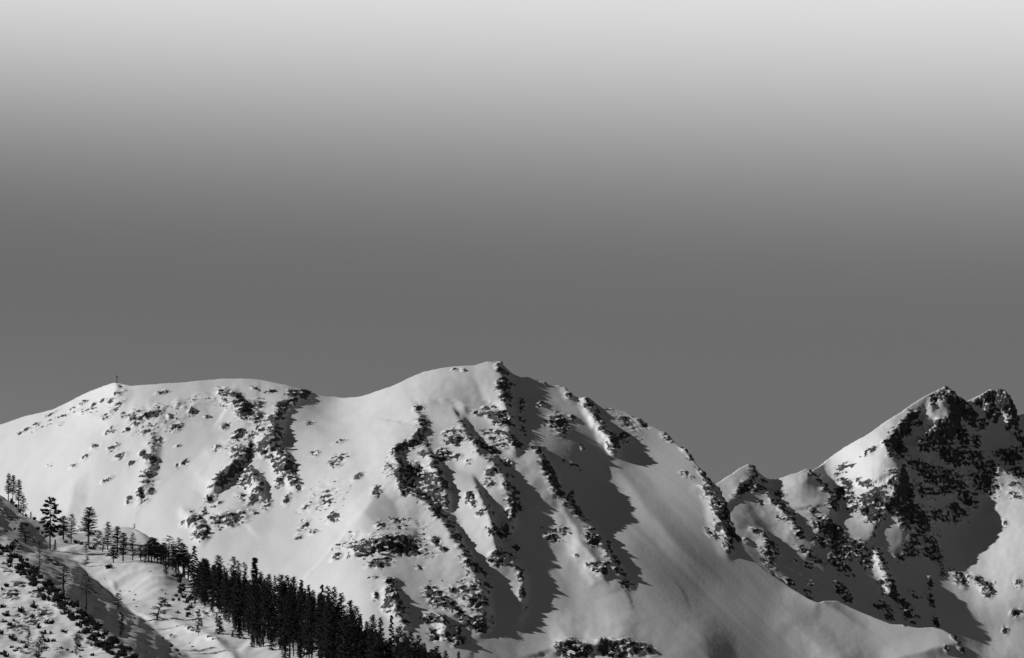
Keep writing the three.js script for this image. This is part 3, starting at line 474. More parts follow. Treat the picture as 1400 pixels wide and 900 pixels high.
// ---------------------------------------------------------------- the near spur with the trees
const spur = new Slope({
  u: [-160, 860], v: [560, 1040], bearing: [-0.135, 0.02], range: [1040, 1900], na: 1000, nr: 1000, jag: 0.3, warp: 3, back: 0.5, round: 20,
  sky: [[-160, 575], [-60, 640], [0, 676], [15, 687], [30, 700], [42, 709], [55, 714], [72, 716], [85, 722], [100, 727], [120, 727], [140, 723], [163, 721], [183, 722], [190, 726], [200, 732], [210, 739], [222, 746], [235, 762], [250, 786], [270, 800], [300, 815], [340, 836], [400, 862], [460, 882], [520, 897], [580, 915], [640, 935], [720, 970], [860, 1040]],
  tilt: [1.5, 750],                                                // ctrl: distance once a plane of this rise is taken off
  ctrl: [
    [-160, 575, 1470], [0, 676, 1522], [55, 714, 1549], [120, 727, 1567], [183, 722, 1572], [222, 746, 1572], [250, 786, 1562], [300, 815, 1550], [400, 862, 1543], [520, 897, 1540], [640, 935, 1538], [860, 1040, 1538],
    [0, 720, 1521], [60, 750, 1544], [110, 756, 1552], [160, 775, 1549], [220, 790, 1541], [170, 815, 1550], [240, 850, 1545], [300, 860, 1540], [350, 885, 1540],
    [0, 800, 1486], [0, 900, 1478], [60, 850, 1514], [100, 900, 1534], [150, 850, 1554], [200, 900, 1556], [300, 920, 1542], [450, 930, 1538],
    [-140, 900, 1420], [-100, 1030, 1420], [100, 1030, 1530], [300, 1030, 1526], [500, 1020, 1532]],
  ridges: [
    // crest with the dwarf pines, its shaded gully behind
    { p: [[-60, 690, 44], [0, 742, 52], [30, 768, 72], [62, 796, 100], [92, 820, 120], [120, 848, 132], [150, 872, 138], [192, 905, 140], [230, 935, 120]], a: 270, b: 46, rk: 0, pow: 1.05 },
    // folds of the sunlit slope
    { p: [[0, 690, 3], [30, 716, 3], [60, 742, 3], [90, 760, 2]], a: 20, b: 26, warp: 2 },
    { p: [[70, 758, 2], [95, 752, 7], [115, 748, 6], [130, 756, 2]], a: 14, b: 10 },
    { p: [[120, 766, 3], [150, 776, 7], [185, 772, 9], [215, 772, 8], [244, 786, 5]], a: 26, b: 7 },
    { p: [[165, 722, 4], [186, 724, 6], [200, 740, 4]], a: 20, b: 14 },
    { p: [[90, 790, 2], [130, 808, 5], [165, 828, 5], [210, 848, 4]], a: 9, b: 16 },
    { p: [[165, 850, 2], [195, 862, 5], [225, 885, 6], [260, 905, 6]], a: 12, b: 20 },
    { p: [[225, 838, 3], [255, 856, 6], [290, 872, 7], [315, 892, 7], [335, 912, 5]], a: 20, b: 9 },
    { p: [[150, 792, 2], [156, 800, 4], [160, 806, 1]], a: 9, b: 5 },
    { p: [[330, 890, 2], [350, 874, 5], [368, 868, 2]], a: 12, b: 8 },
    { p: [[0, 862, 4], [30, 872, 4], [60, 886, 2]], a: 14, b: 12 },
  ],
  rocks: [[10, 705, 22, 6, 38, .34], [40, 735, 26, 6, 38, .38], [75, 770, 24, 5, 30, .38], [20, 745, 20, 5, 40, .34], [25, 800, 14, 6, 40, .46], [50, 815, 16, 6, 40, .44], [40, 845, 26, 10, 35, .46], [15, 815, 16, 8, 40, .48], [20, 860, 22, 8, 30, .44], [60, 840, 20, 8, 38, .42], [80, 830, 18, 6, 38, .4], [30, 785, 20, 5, 38, .42], [8, 780, 14, 5, 38, .42], [60, 885, 26, 5, 20, .36], [30, 890, 20, 5, 20, .4], [100, 870, 20, 5, 35, .38], [130, 880, 20, 5, 35, .4], [90, 797, 10, 3, 30, .4], [132, 812, 12, 3, 35, .45], [260, 860, 10, 3, 25, .45], [290, 873, 10, 3, 20, .4], [280, 838, 16, 8, 20, .4], [310, 835, 16, 10, 0, .45], [330, 860, 14, 8, 0, .4], [350, 850, 12, 8, 0, .4], [380, 870, 14, 6, 0, .42], [235, 870, 6, 3, 20, .4]],
});
spur.mesh({
  name: 'wooded_spur', label: 'snowy foreground spur falling to the right with scattered conifers', x0: -225, x1: 30, z0: -1880, z1: -1100, nx: 480, nz: 720, nf: 800, tw: 1024, th: 2048, blur: 1, size: 0.45, steep: [2.2, 3.4], snow: [0.66, 0.02], stone: [0.052],
  drift: (x, z, y) => {
    const w = (x * 0.8 - z * 0.25);
    return 0.55 * noise(x * 0.05, z * 0.025) + 0.42 * noise(x * 0.11 + z * 0.03 + 9, z * 0.045 - x * 0.02) + 0.16 * noise(x * 0.27 + z * 0.06, z * 0.08) + 0.05 * noise(x * 0.4, z * 0.15) + 0.02 * noise(x * 0.9, z * 0.4);
  },
});
// ---------------------------------------------------------------- trees
const gray = (v) => new THREE.Color(v, v, v);
const BARK = new THREE.MeshStandardMaterial({ color: gray(0.02), roughness: 1 });
const TWIG = new THREE.MeshStandardMaterial({ color: gray(0.015), roughness: 1 });
const NEEDLE = new THREE.MeshStandardMaterial({ color: gray(0.011), roughness: 1 });
class Faces {
  constructor() { this.p = []; }
  tri(a, b, c) { this.p.push(...a, ...b, ...c); }
  // a tapering three-sided stick
  stick(a, b, ra, rb) {
    const d = new THREE.Vector3(b[0] - a[0], b[1] - a[1], b[2] - a[2]).normalize(), s = Math.abs(d.y) > 0.9 ? new THREE.Vector3(1, 0, 0) : new THREE.Vector3(0, 1, 0);
    const u = s.cross(d).normalize(), v = d.clone().cross(u), A = [], B = [];
    for (let k = 0; k < 3; k++) { const t = k * 2.0944, c = Math.cos(t), e = Math.sin(t); A.push([0, 1, 2].map((i) => a[i] + ra * (u.getComponent(i) * c + v.getComponent(i) * e))); B.push([0, 1, 2].map((i) => b[i] + rb * (u.getComponent(i) * c + v.getComponent(i) * e))); }
    for (let k = 0; k < 3; k++) { const m = (k + 1) % 3; this.tri(A[k], A[m], B[k]); this.tri(A[m], B[m], B[k]); }
  }
  leaf(a, dir, len, wid, r) {                                        // a spray of needles or a twig: one thin face at a random roll
    const d = new THREE.Vector3(...dir).normalize(), s = new THREE.Vector3(r() - 0.5, r() - 0.5, r() - 0.5).cross(d).normalize().multiplyScalar(wid / 2);
    this.tri([a[0] - s.x, a[1] - s.y, a[2] - s.z], [a[0] + s.x, a[1] + s.y, a[2] + s.z], [a[0] + d.x * len, a[1] + d.y * len, a[2] + d.z * len]);
  }
  geometry() { const g = new THREE.BufferGeometry(); g.setAttribute('position', new THREE.Float32BufferAttribute(this.p, 3)); g.computeVertexNormals(); return g; }
}
function trunkOf(h, r0, r, lean = 0) {
  const f = new Faces(), n = 6; let p = [0, -0.6, 0];
  for (let k = 1; k <= n; k++) { const t = k / n, q = [lean * t * h + (r() - 0.5) * 0.12, h * t, (r() - 0.5) * 0.12]; f.stick(p, q, r0 * (1.05 - (k - 1) / n), Math.max(0.02, r0 * (1.05 - t))); p = q; }
  return f.geometry();
}
// bare winter larch: open whorls of thin boughs with hanging twigs
function larch(seed, h, wide, first, dens, lean = 0) {
  const r = rng(seed), f = new Faces(), n = Math.round(h * 6.5 * dens);
  for (let k = 0; k < n; k++) {
    const t = first + (1 - first) * Math.pow((k + r() * 0.9) / n, 0.95), y = h * t, az = r() * 6.283;
    const shape = Math.min(1, (t - first + 0.05) / 0.16) * Math.pow(1 - t, 0.62) * 1.25 + 0.05;
    const L = wide * shape * (0.5 + 0.65 * r()), up = 0.1 + 0.75 * t * t + 0.25 * (r() - 0.5);
    const c = Math.cos(az), s = Math.sin(az), x0 = lean * y, e = [x0 + c * L, y + L * up, s * L];
    f.stick([x0, y, 0], e, 0.05 + 0.015 * h * (1 - t) * 0.5, 0.015);
    const m = Math.round(5 + L * 9 * dens);
    for (let q = 0; q < m; q++) {
      const w = 0.18 + 0.82 * r(), a = [x0 + c * L * w, y + L * up * w, s * L * w], side = r() < 0.5 ? 1 : -1;
      f.leaf(a, [c * 0.5 - s * side * (0.4 + r()), (r() - 0.45) * 1.1, s * 0.5 + c * side * (0.4 + r())], 0.35 + 0.6 * r() * (1.1 - 0.5 * w), 0.09 + 0.08 * r(), r);
    }
  }
  return [trunkOf(h, 0.012 * h + 0.06, r, lean), f.geometry()];
}
// spruce: dense drooping boughs to a narrow spire
function spruce(seed, h, wide, first, ragged = 0.35) {
  const r = rng(seed), f = new Faces(), n = Math.round(h * 9);
  for (let k = 0; k < n; k++) {
    const t = first + (1 - first) * (k + r()) / n, y = h * t, az = r() * 6.283, c = Math.cos(az), s = Math.sin(az);
    const L = wide * (Math.pow(1 - t, 0.8) * 1.05 + 0.05) * (1 - ragged + 2 * ragged * r() * (0.7 + 0.3 * Math.sin(t * 40))), dr = -0.35 + 0.7 * t;
    f.stick([0, y, 0], [c * L, y + L * dr, s * L], 0.05, 0.015);
    const m = Math.round(5 + L * 7);
    for (let q = 0; q < m; q++) {
      const w = 0.12 + 0.88 * r(), a = [c * L * w, y + L * dr * w, s * L * w], side = r() < 0.5 ? 1 : -1;
      f.leaf(a, [c - s * side * (0.3 + 0.9 * r()), -0.45 + 0.5 * r(), s + c * side * (0.3 + 0.9 * r())], 0.35 + 0.5 * r(), 0.28 + 0.16 * r(), r);
    }
  }
  return [trunkOf(h, 0.012 * h + 0.05, r), f.geometry()];
}
// old stone pine: few heavy drooping limbs with tufts
function stonePine(seed, h, wide) {
  const r = rng(seed), f = new Faces();
  const limbs = [[.98, .10, 0, 1], [.97, .2, 2, .5], [.94, .25, 4.4, .4]];
  for (let k = 0; k < 40; k++) { const u = .93 - .66 * k / 40, low = Math.min(1, (.98 - u) / .42); limbs.push([u, (u > .5 ? .25 + .8 * low : .62 - (.5 - u) * 1.1) * (.6 + .5 * r()), k * 2.4 + r(), .25 - .75 * low + .2 * r()]); }
  for (const [t, l, az, up] of limbs) {
    const L = wide * l, c = Math.cos(az), s = Math.sin(az), e = [c * L, h * t + L * up, s * L];
    f.stick([0, h * t, 0], e, 0.11, 0.03);
    for (let q = 0; q < 22 + L * 34; q++) {
      const w = 0.2 + 0.85 * Math.sqrt(r()), a = [c * L * w + (r() - 0.5) * 0.5, h * t + L * up * w + (r() - 0.35) * 0.45, s * L * w + (r() - 0.5) * 0.7];
      f.leaf(a, [c * 0.6 + r() - 0.5, r() - 0.3, s * 0.6 + r() - 0.5], 0.3 + 0.35 * r(), 0.2 + 0.12 * r(), r);
    }
  }
  return [trunkOf(h, 0.24, r), f.geometry()];
}
// dwarf mountain pine: a low clump of rising stems with brushes of needles
function dwarfPine(seed) {
  const r = rng(seed), st = new Faces(), f = new Faces();
  for (let k = 0; k < 9; k++) {
    const az = r() * 6.283, l = 0.25 + 0.55 * r(), hgt = (0.3 + 0.6 * r()) * (1.15 - l * 0.7), b = [Math.cos(az) * l, hgt, Math.sin(az) * l];
    st.stick([b[0] * 0.2, -0.3, b[2] * 0.2], b, 0.05, 0.03);
    for (let q = 0; q < 17; q++) {
      const w = 0.1 + 0.9 * r(), a = [b[0] * w + (r() - 0.5) * 0.3, b[1] * w + (r() - 0.5) * 0.3, b[2] * w + (r() - 0.5) * 0.3];
      f.leaf(a, [r() - 0.5 + b[0] * 0.6, 0.9 * r() - 0.1, r() - 0.5 + b[2] * 0.6], 0.18 + 0.2 * r(), 0.16 + 0.12 * r(), r);
    }
  }
  return [st.geometry(), f.geometry()];
}
const KINDS = {
  larch: [larch(11, 14, 2.1, .2, 1.1), larch(12, 14, 1.8, .28, 1.2), larch(13, 14, 2.3, .16, 1), larch(14, 14, 1.9, .35, 1.1), larch(15, 14, 2.1, .24, 1.3)],
  bare: [larch(21, 10, 2.0, .3, .5), larch(22, 10, 1.7, .4, .4)],
  sapling: [larch(31, 6, 1.2, .12, 1), larch(32, 6, 1.3, .15, .8, .12)],
  spruce: [spruce(41, 14, 2.0, .08), spruce(42, 14, 1.8, .12, .5), spruce(43, 14, 1.6, .1, .25)],
  spire: [spruce(51, 20, 1.5, .45, .5)],
  pine: [stonePine(61, 14, 3.4)],
};
const KIND_H = { larch: 14, bare: 10, sapling: 6, spruce: 14, spire: 20, pine: 14 };
const NAMES = { larch: 'larch_tree', bare: 'larch_tree', sapling: 'larch_sapling', spruce: 'spruce_tree', spire: 'spruce_tree', pine: 'stone_pine' };
const pick = rng(5);
function standOn(o, x, z, sink = 0.15) { o.position.set(x, spur.height(x, z) - sink, z); }
// a tree whose top and foot were sighted at [u, top] and [u, foot]; wide: half width of the crown in sight units; behind: metres beyond the slope that hides its foot
function tree(kind, u, top, foot, wide, label, group, variant, behind = 0) {
  const list = KINDS[kind], [tg, cg] = list[variant ?? Math.floor(pick() * list.length)];
  const o = new THREE.Group(); o.name = numbered(NAMES[kind]); scene.add(o);
  mesh('trunk', tg, BARK, o); mesh('crown', cg, kind === 'spruce' || kind === 'spire' || kind === 'pine' ? NEEDLE : TWIG, o);
  const c = spur.point(u, foot), R = -c.z + behind;
  const [bx] = ray(u, foot);
  standOn(o, bx * R, -R);
  const want = EYE + R * ray(u, top)[1] - o.position.y, k = want / KIND_H[kind];
  cg.computeBoundingBox();
  const span = (cg.boundingBox.max.x - cg.boundingBox.min.x) / 2;
  const kw = (wide ? wide * R / FOCAL / span : k) * (kind === 'pine' ? 1.15 : kind === 'spruce' ? 1.35 : 1.6);
  o.scale.set(kw, k, kw); o.rotation.y = kind === 'pine' ? 0 : pick() * 6.28;
  tag(o, label, 'tree', group);
  return o;
}
const ridgeGroup = 'larches standing along the crest of the snowy spur';
tree('larch', 11, 648, 683, 5, 'slim larch, tallest of the clump on the upper end of the spur', null, 1);
tree('larch', 17, 650, 690, 5, 'slim larch in the middle of the clump on the upper end of the spur', null, 3);
tree('larch', 25, 656, 696, 5.5, 'slim larch on the downhill side of the clump on the upper end of the spur', null, 1);
tree('larch', 31, 678, 706, 6, 'short bushy larch just below the clump of slim larches', null, 0);
tree('sapling', 42, 700, 710, 2.5, 'tiny larch sapling on the crest beside the stone pine');
tree('pine', 68, 682, 750, 17, 'tall stone pine with heavy drooping limbs on the spur crest');
tree('spruce', 75, 738, 753, 3, 'small dark spruce at the foot of the stone pine');
tree('larch', 86, 706, 738, 8, 'bushy low larch between the stone pine and a taller larch', null, 4);
tree('larch', 97, 703, 742, 8, 'larch with level boughs beside the bushy low larch', null, 2);
tree('larch', 121, 694, 746, 11, 'large full-crowned larch, the broadest on the spur crest', null, 4);
tree('sapling', 130, 726, 752, 6, 'short thin larch close beside the broadest larch');
tree('larch', 147, 714, 754, 7, 'pointed larch beside the gap in the crest trees', null, 0);
tree('larch', 160, 720, 758, 7.5, 'pointed larch standing in front of the snowy knoll', null, 3);
tree('larch', 168, 729, 768, 7, 'dark dense larch at the mound edge in front of the knoll', null, 4);
tree('larch', 181, 729, 768, 7, 'twisted larch standing before the lit side of the knoll', null, 2, 6);
tree('larch', 155, 745, 771, 7, 'low dense larch crowded against the mound edge', null, 4);
tree('sapling', 140, 735, 756, 5, 'thin low larch between the crest trees');
tree('larch', 207, 735, 770, 7, 'dark larch behind the mound on the shaded knoll side', null, 4, 8);
tree('larch', 215, 742, 772, 8, 'wide dark larch behind the mound, hiding the knoll foot', null, 0, 8);
tree('larch', 198, 744, 770, 7, 'short larch behind the mound under the knoll', null, 2, 8);
tree('bare', 230, 733, 775, 12, 'broad-crowned bare tree behind the mound with spreading boughs', null, 0, 6);
tree('larch', 244, 736, 780, 11, 'wide grey larch beside the broad-crowned bare tree', null, 2, 6);
tree('larch', 252, 752, 790, 9, 'low grey larch between the bare tree and the dense spruce', null, 3, 6);
tree('spruce', 265, 747, 808, 9, 'dense dark spruce standing first at the forest edge', null, 0);
for (const [u, top, foot, w, n] of [[203, 740, 768, 7, 1], [211, 736, 768, 7, 4], [220, 746, 772, 8, 4], [226, 750, 778, 8, 2], [236, 744, 780, 9, 0], [240, 752, 786, 8, 4], [250, 744, 788, 9, 1], [257, 758, 796, 8, 4], [192, 746, 768, 6, 0], [223, 742, 770, 7, 3]])
  tree('larch', u, top, foot, w, 'dark larch in the thick row behind the snow mound', 'larches behind the snow mound', n, 7);
tree('sapling', 183, 716.5, 722.5, 1.6, 'tiny lone sapling on top of the snowy knoll');
tree('sapling', 117, 744, 757, 4, 'bare sapling in front of the broadest larch');
tree('sapling', 116, 760, 776, 4, 'bare sapling on the lit snow below the broadest larch');
tree('sapling', 35, 716, 743, 7, 'grey thin-twigged larch on the open slope under the stone pine');
tree('bare', 53, 740, 790, 6, 'thin bare larch at the rim of the shaded gully');
tree('bare', 86, 778, 814, 12, 'spreading bare larch standing in the dwarf pine thicket');
tree('bare', 117, 785, 833, 8, 'tall dead-looking larch at the edge of the shaded gully');
tree('sapling', 161, 811, 834, 6, 'small larch sapling on the bright side of the gully');
tree('sapling', 165, 838, 873, 5, 'thin dark sapling down in the shaded gully');
tree('sapling', 38, 856, 888, 4, 'thin bare sapling among the scattered dwarf pines');
tree('sapling', 51, 864, 900, 6, 'taller bare sapling at the foot of the scattered dwarf pines');
tree('sapling', 104, 872, 896, 3, 'frail sapling below the lowest dwarf pines');
tree('sapling', 227, 769, 789, 6, 'small larch sapling on the crown of the mound');
tree('sapling', 214, 817, 849, 10, 'leaning young larch alone on the bright snow slope', null, 1);
tree('sapling', 271, 833, 868, 4, 'thin sapling where the slope meets the forest');
// the forest
const forest = 'trees of the dark forest on the spur';
const FL = 'bare larch in the dark forest on the spur', FS = 'dark needled spruce in the dark forest on the spur';
for (const [u, top, w, kind] of [[281, 766, 9, 'larch'], [297, 760, 9, 'larch'], [318, 762, 11, 'larch'], [333, 770, 9, 'larch'], [306, 775, 8, 'larch'], [325, 768, 8, 'larch'], [355, 783, 8, 'larch'], [366, 786, 9, 'larch'], [375, 788, 8, 'larch'], [383, 787, 9, 'larch'], [391, 788, 8, 'larch'], [400, 790, 9, 'larch'], [411, 793, 8, 'spruce'], [421, 800, 7, 'spruce'], [427, 808, 7, 'larch'], [439, 800, 8, 'spruce'], [447, 803, 9, 'larch'], [456, 804, 8, 'larch'], [466, 812, 9, 'larch'], [478, 822, 9, 'larch'], [486, 830, 8, 'larch'], [492, 840, 8, 'spruce'], [501, 850, 7, 'larch'], [509, 842, 8, 'larch'], [520, 845, 7, 'larch'], [535, 842, 8, 'spruce'], [545, 858, 8, 'larch'], [562, 864, 8, 'larch'], [572, 869, 7, 'larch'], [580, 880, 6, 'larch'], [553, 866, 8, 'larch'], [597, 884, 10, 'larch'], [609, 890, 6, 'larch']])
  tree(kind, u, top, polyAt([[260, 808], [345, 868], [400, 884], [480, 920], [600, 960]], u) - 2 + pick() * 6, w, kind === 'spruce' ? FS : FL, forest);
tree('spire', 347, 763, 864, 8, 'spruce with a narrow bare spire rising above the forest');
tree('spruce', 627, 891, 950, 6, 'small pointed spruce standing alone past the forest end', null, 2);
for (let k = 0; k < 190; k++) {
  const u = 272 + 330 * pick(), edge = polyAt([[260, 752], [300, 772], [347, 786], [400, 796], [440, 808], [480, 832], [500, 854], [560, 872], [620, 896]], u);
  const foot = polyAt([[260, 800], [345, 846], [400, 868], [480, 905], [600, 945]], u) + 34 * pick() * smooth(262, 330, u);
  const kind = pick() < 0.28 ? 'spruce' : 'larch', top = Math.max(edge + 2 + 16 * pick(), foot - 95);
  tree(kind, u, top, foot, 6 + 4 * pick(), kind === 'spruce' ? FS : FL, forest);
}
for (let k = 0; k < 46; k++) {
  const u = 266 + 110 * pick(), foot = polyAt([[260, 812], [300, 836], [345, 866], [400, 890]], u) + 22 * pick() - 6;
  tree('sapling', u, foot - 12 - 22 * pick(), foot, 3 + 3 * pick(), 'thin young larch on the patchy snow under the forest', 'young larches under the forest');
}
for (const [u, top, foot, w, kind] of [[300, 842, 868, 7, 'spruce'], [275, 845, 857, 3, 'spruce'], [327, 852, 873, 6, 'spruce'], [296, 838, 850, 3, 'spruce'], [355, 855, 885, 5, 'spruce'], [345, 868, 884, 4, 'spruce'], [372, 862, 890, 6, 'spruce'], [390, 868, 905, 7, 'spruce'], [410, 872, 915, 7, 'spruce'], [318, 862, 872, 3, 'spruce']])
  tree(kind, u, top, foot, w, 'short dark spruce on the snow under the forest trees', 'young spruces under the forest');

// ---------------------------------------------------------------- dwarf pines
const BUSH = [dwarfPine(71), dwarfPine(72), dwarfPine(73), dwarfPine(74)];
let bushTurn = rng(9);
function bush(u, v, size, label, group) {
  const [sg, fg] = BUSH[Math.floor(bushTurn() * BUSH.length)], o = new THREE.Group(); o.name = numbered('dwarf_pine'); scene.add(o);
  mesh('stems', sg, BARK, o); mesh('foliage', fg, NEEDLE, o);
  const c = spur.point(u, v); standOn(o, c.x, c.z, 0.05);
  const k = size * -c.z / FOCAL / 0.85; o.scale.set(k * (0.9 + 0.5 * bushTurn()), k * (1.0 + 0.7 * bushTurn()), k * (0.9 + 0.5 * bushTurn())); o.rotation.y = bushTurn() * 6.28;
  tag(o, label, 'shrub', group);
}
const crestLine = [[-8, 738], [30, 768], [62, 797], [92, 822], [120, 850], [150, 873], [200, 910]];
for (let k = 0; k < 250; k++) { const u = -6 + 196 * Math.pow(bushTurn(), 0.85), v = polyAt(crestLine, u) - 3 + 30 * Math.pow(bushTurn(), 1.1) - 4 * bushTurn(); if (v < 905) bush(u, v, 3.2 + 3.2 * bushTurn(), 'dark dwarf pine in the dense thicket along the gully crest', 'dwarf pines of the thicket'); }
for (const [u, v, s] of [[9, 803, 5], [4, 810, 4], [20, 811, 4], [27, 838, 5], [47, 834, 6], [66, 853, 7], [56, 842, 4], [88, 865, 5], [64, 878, 6], [72, 878, 4], [45, 854, 4], [54, 861, 5], [60, 866, 4], [3, 832, 5], [8, 842, 6], [4, 850, 5], [14, 858, 5], [20, 848, 4], [24, 856, 4], [2, 870, 5], [14, 874, 5], [20, 876, 5], [30, 880, 5], [35, 886, 4], [3, 896, 7], [8, 899, 6], [16, 888, 4], [22, 892, 4], [36, 893, 3], [107, 882, 4], [111, 888, 4], [84, 886, 3], [92, 889, 3], [98, 891, 3], [70, 866, 3], [52, 898, 5], [110, 899, 3], [126, 898, 4]])
  bush(u, v, s, 'dark dwarf pine scattered on the streaked slope below the thicket', 'dwarf pines below the thicket');
for (const [u, v, s] of [[52, 725, 4], [57, 730, 3], [19, 724, 3], [7, 728, 3], [21, 742, 4], [27, 748, 3], [30, 690, 4], [22, 694, 4], [26, 700, 4], [36, 706, 4], [4, 674, 5], [17, 688, 5], [47, 712, 4], [83, 732, 4], [90, 742, 4], [104, 742, 4], [110, 744, 4], [126, 752, 5], [36, 720, 3]])
  bush(u, v, s, 'small dwarf pine on the upper slope near the crest trees', 'dwarf pines on the upper slope');
for (const [u, v, s] of [[147, 779, 6], [151, 777, 4], [240, 790, 5], [244, 796, 6], [248, 802, 5], [250, 810, 6], [252, 818, 6], [254, 826, 6], [256, 834, 5], [246, 812, 4], [240, 815, 4], [245, 822, 4], [258, 840, 5], [236, 821, 3], [230, 829, 4], [244, 838, 4], [262, 832, 5], [260, 822, 6], [247, 790, 5], [255, 843, 4]])
  bush(u, v, s, 'bushy dwarf pine at the rim of the bright snow slope by the forest', 'dwarf pines at the forest rim');

// ---------------------------------------------------------------- stones on the snow of the spur
const STONE = new THREE.MeshStandardMaterial({ color: gray(0.05), roughness: 1 });
const stones = [0, 1, 2].map((s) => { const g = new THREE.IcosahedronGeometry(1, 2), p = g.attributes.position; for (let i = 0; i < p.count; i++) { const v = new THREE.Vector3().fromBufferAttribute(p, i), k = 1 + 0.3 * noise(v.x * 1.4 + s * 9, v.y * 1.4 + v.z * 1.1) + 0.15 * noise(v.x * 3 - s * 5, v.z * 3 + v.y * 2); v.multiplyScalar(k); p.setXYZ(i, v.x, v.y * 0.7, v.z); } g.computeVertexNormals(); return g; });
for (const [u, v, s] of [[164, 807, 1.8], [177, 809, 1.5], [185, 814, 1.6], [183, 822, 2], [186, 831, 1.6], [221, 808, 1.6], [226, 812, 1.8], [206, 782, 1.6], [203, 783, 1.2], [130, 811, 2.2], [138, 819, 1.6], [143, 791, 1.2], [242, 856, 1.5], [263, 885, 2], [259, 878, 1.4], [234, 870, 3], [222, 874, 2.6], [232, 884, 3.2], [241, 891, 4], [245, 896, 3], [190, 860, 2], [183, 847, 2.4], [178, 846, 1.8], [260, 860, 2.4], [269, 864, 2], [285, 872, 2.4], [291, 876, 1.8], [230, 830, 3]]) {
  const m = mesh(numbered('stone'), stones[Math.floor(bushTurn() * 3)], STONE, scene), c = spur.point(u, v), k = s * -c.z / FOCAL;
  standOn(m, c.x, c.z, -0.15 * k); m.scale.setScalar(k); m.rotation.y = bushTurn() * 6;
  tag(m, 'small dark stone sticking out of the bright snow slope', 'stone', 'stones on the bright slope');
}

// ---------------------------------------------------------------- outcrops: broken blocks of rock set in the slopes, old snow lying on their flat sides
const CRAG = new THREE.MeshStandardMaterial({ vertexColors: true, roughness: 0.95 });
const blocks = [...Array(9).keys()].map((s) => {
  const r = rng(900 + s), planes = [];
  for (let k = 0; k < 15; k++) { const n = new THREE.Vector3(r() - 0.5, (r() - 0.5) * 0.9, r() - 0.5).normalize(); planes.push([n, 0.62 + 0.4 * r()]); }
  const g = new THREE.IcosahedronGeometry(1, 9), p = g.attributes.position, d = new THREE.Vector3();
  for (let i = 0; i < p.count; i++) {
    d.fromBufferAttribute(p, i).normalize();
    let m = 1.5; for (const [n, c] of planes) { const q = d.dot(n); if (q > 0.01) m = Math.min(m, c / q); }
    m *= 1 + 0.10 * noise(d.x * 3 + s * 7 + d.z * 2, d.y * 4) + 0.07 * noise(d.x * 7 + d.z * 4, d.y * 9 - s * 3);
    p.setXYZ(i, d.x * m * 1.25, d.y * m * 0.8, d.z * m);
  }
  g.computeVertexNormals();
  const nn = g.attributes.normal, c = new Float32Array(p.count * 3);
  for (let f = 0; f < p.count; f += 3) {
    const ny = (nn.getY(f) + nn.getY(f + 1) + nn.getY(f + 2)) / 3, x = p.getX(f), y = p.getY(f), z = p.getZ(f);
    const snow = ny > 0.5 + 0.3 * noise(x * 4 + s, z * 4 + y), v = snow ? 0.66 : 0.055 * (1 + 0.6 * noise(x * 5 + y * 3, z * 5 - y * 4 + s));
    for (let k = 0; k < 9; k++) c[f * 3 + k] = v;
  }
  g.setAttribute('color', new THREE.BufferAttribute(c, 3));
  return g;
});
function outcrop(slope, u, v, ru, rv, label) {
  const r = rng(Math.round(u * 13 + v * 7)), o = new THREE.Group(), c = slope.point(u, v), k = -c.z / FOCAL; o.name = numbered('rock_outcrop'); o.position.copy(c); scene.add(o);
  const n = Math.round(clamp(ru * rv / 22, 4, 20)), size = Math.sqrt(ru * rv / n) * 0.75 * k;
  for (let b = 0; b < n; b++) {
    const t = (b + r()) / n * 2 - 1, q = (r() * 2 - 1) * Math.sqrt(1 - t * t), w = slope.point(u + ru * 0.85 * t, v + rv * 0.85 * q - 0.15 * ru * t);
    const m = mesh('rock_block', blocks[Math.floor(r() * blocks.length)], CRAG, o), s = size * (0.6 + 0.75 * r());
    m.position.set(w.x - c.x, w.y - c.y + 0.05 * s, w.z - c.z + 0.3 * s); m.scale.set(s * (1 + 0.5 * r()), s, s); m.rotation.set(0.15, r() * 6.28, 0.25 + 0.25 * (r() - 0.5), 'XYZ');
  }
  tag(o, label, 'rock');
}
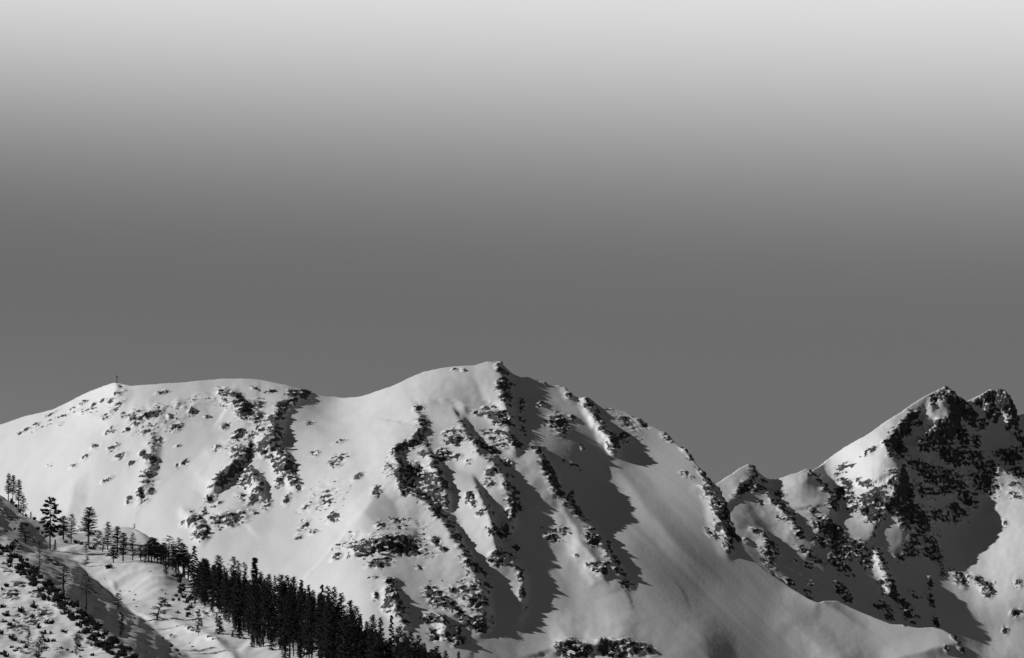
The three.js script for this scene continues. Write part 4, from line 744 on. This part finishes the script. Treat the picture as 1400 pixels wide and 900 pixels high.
for (const a of [
  [526, 750, 46, 12, 'widest dark rock outcrop, a banded cliff low on the broad mountain face'],
  [374, 592, 11, 13, 'tall rock tower on the western rib casting its shadow into the snow bowl'],
  [384, 636, 13, 9, 'rounded rock knob below the tall rock tower of the rib'],
  [337, 655, 13, 8, 'snow-capped rock knob at the lower end of the rocky rib'],
  [402, 657, 5, 6, 'small dark rock beside the rounded knob, at the snow bowl edge'],
  [568, 645, 12, 12, 'blocky rock cliff on the nose of the spur above the gray facet'],
  [620, 600, 10, 8, 'dark rock step at the head of the bright snow crest'],
  [606, 622, 8, 8, 'rock step just below the head of the bright snow crest'],
  [642, 680, 5, 6, 'small rock cluster in the middle of the bright snow crest'],
  [659, 699, 6, 4, 'low pair of rocks on the bright snow crest below the small cluster'],
  [678, 728, 10, 7, 'jagged rock on the edge of the bright crest, upper of two'],
  [680, 764, 10, 8, 'jagged rock on the edge of the bright crest, lower of two'],
  [686, 577, 12, 7, 'rock band under the summit dome beside the great shadow'],
  [693, 634, 7, 6, 'black rock standing between the bright crest and the great shadow'],
  [838, 613, 5, 5, 'lone black rock at the upper edge of the great shadow'],
  [810, 737, 9, 8, 'round rock cluster on the eastern spur, upper of two'],
  [822, 777, 10, 7, 'round rock cluster on the eastern spur, lower of two'],
  [535, 815, 7, 12, 'upright rock rib standing above the end of the forest'],
  [655, 853, 10, 7, 'dark rocks at the foot of the long gully shadow'],
  [592, 846, 10, 5, 'flat rock patch above the forest end beside a small shadow'],
  [786, 888, 22, 10, 'rugged outcrop at the mountain foot beside the smooth snow fan'],
  [845, 888, 16, 9, 'rugged outcrop at the mountain foot next to the broad east shoulder'],
  [274, 728, 8, 9, 'rock pillar beside a bright snow wedge above the dense spruce'],
  [312, 713, 20, 7, 'broad rocky patch above the forest, next to the rock pillar'],
  [982, 692, 6, 6, 'rock cluster on the skyline edge of the east slope']]) outcrop(massif, ...a);
for (const a of [
  [1226, 612, 9, 9, 'black rock shoulder on the sunlit edge of the highest jagged peak'],
  [1275, 757, 12, 7, 'black rock under the sunlit snow patch of the jagged peaks'],
  [1322, 680, 13, 6, 'dark rock island in the shaded snow of the jagged peaks'],
  [1322, 570, 6, 6, 'rock horn between the two highest jagged summits'],
  [1384, 573, 6, 7, 'rock block on the second jagged summit'],
  [1350, 809, 6, 5, 'small dark rock low on the sunlit snow pyramid'],
  [1208, 770, 5, 7, 'rock needle rising from the shaded snow of the jagged peaks']]) outcrop(peaks, ...a);

// ---------------------------------------------------------------- summit cross
{
  const o = new THREE.Group(); o.name = 'summit_cross'; scene.add(o);
  const R = massif.far(159.5, 523) + 1, [x] = ray(159.5, 522), z = -R, y = massif.height(x * R, z);
  o.position.set(x * R, y - 0.4, z);
  const k = (EYE + R * ray(159.5, 513)[1] - o.position.y), M = new THREE.MeshStandardMaterial({ color: gray(0.03), roughness: 0.9 });
  const box = (w, h, d, px, py) => { const g = new THREE.BoxGeometry(w, h, d, 1, 1, 1); g.translate(px, py, 0); return g; };
  mesh('post', box(0.42, k, 0.4, 0, k / 2), M, o);
  mesh('crossbeam', box(1.9, 0.42, 0.34, 0, k * 0.76), M, o);
  mesh('footing', new THREE.CylinderGeometry(0.6, 1.1, 0.9, 7).translate(0, 0.35, 0), STONE, o);
  tag(o, 'dark wooden cross standing on the left summit of the broad mountain', 'cross');
}


// ---------------------------------------------------------------- valley
{
  const n = 120, pos = [], idx = [];
  for (let j = 0; j <= n; j++) for (let i = 0; i <= n; i++) {
    const t = j / n, R = -6000 + 15000 * t, x = (i / n - 0.5) * 14000, r = Math.max(0, R - 500);
    pos.push(x, 0.1 * r + 8 * noise(x * 0.002, R * 0.002) * smooth(300, 1200, R), -R);
    if (i < n && j < n) { const k = j * (n + 1) + i; idx.push(k, k + 1, k + n + 1, k + 1, k + n + 2, k + n + 1); }
  }
  const g = new THREE.BufferGeometry();
  g.setAttribute('position', new THREE.Float32BufferAttribute(pos, 3)); g.setIndex(idx); g.computeVertexNormals();
  const m = mesh('valley_ground', g, new THREE.MeshStandardMaterial({ color: new THREE.Color(0.07, 0.07, 0.07), roughness: 1 }));
  tag(m, null, null, null, 'structure'); scene.add(m);
}
renderer.render(scene, camera);
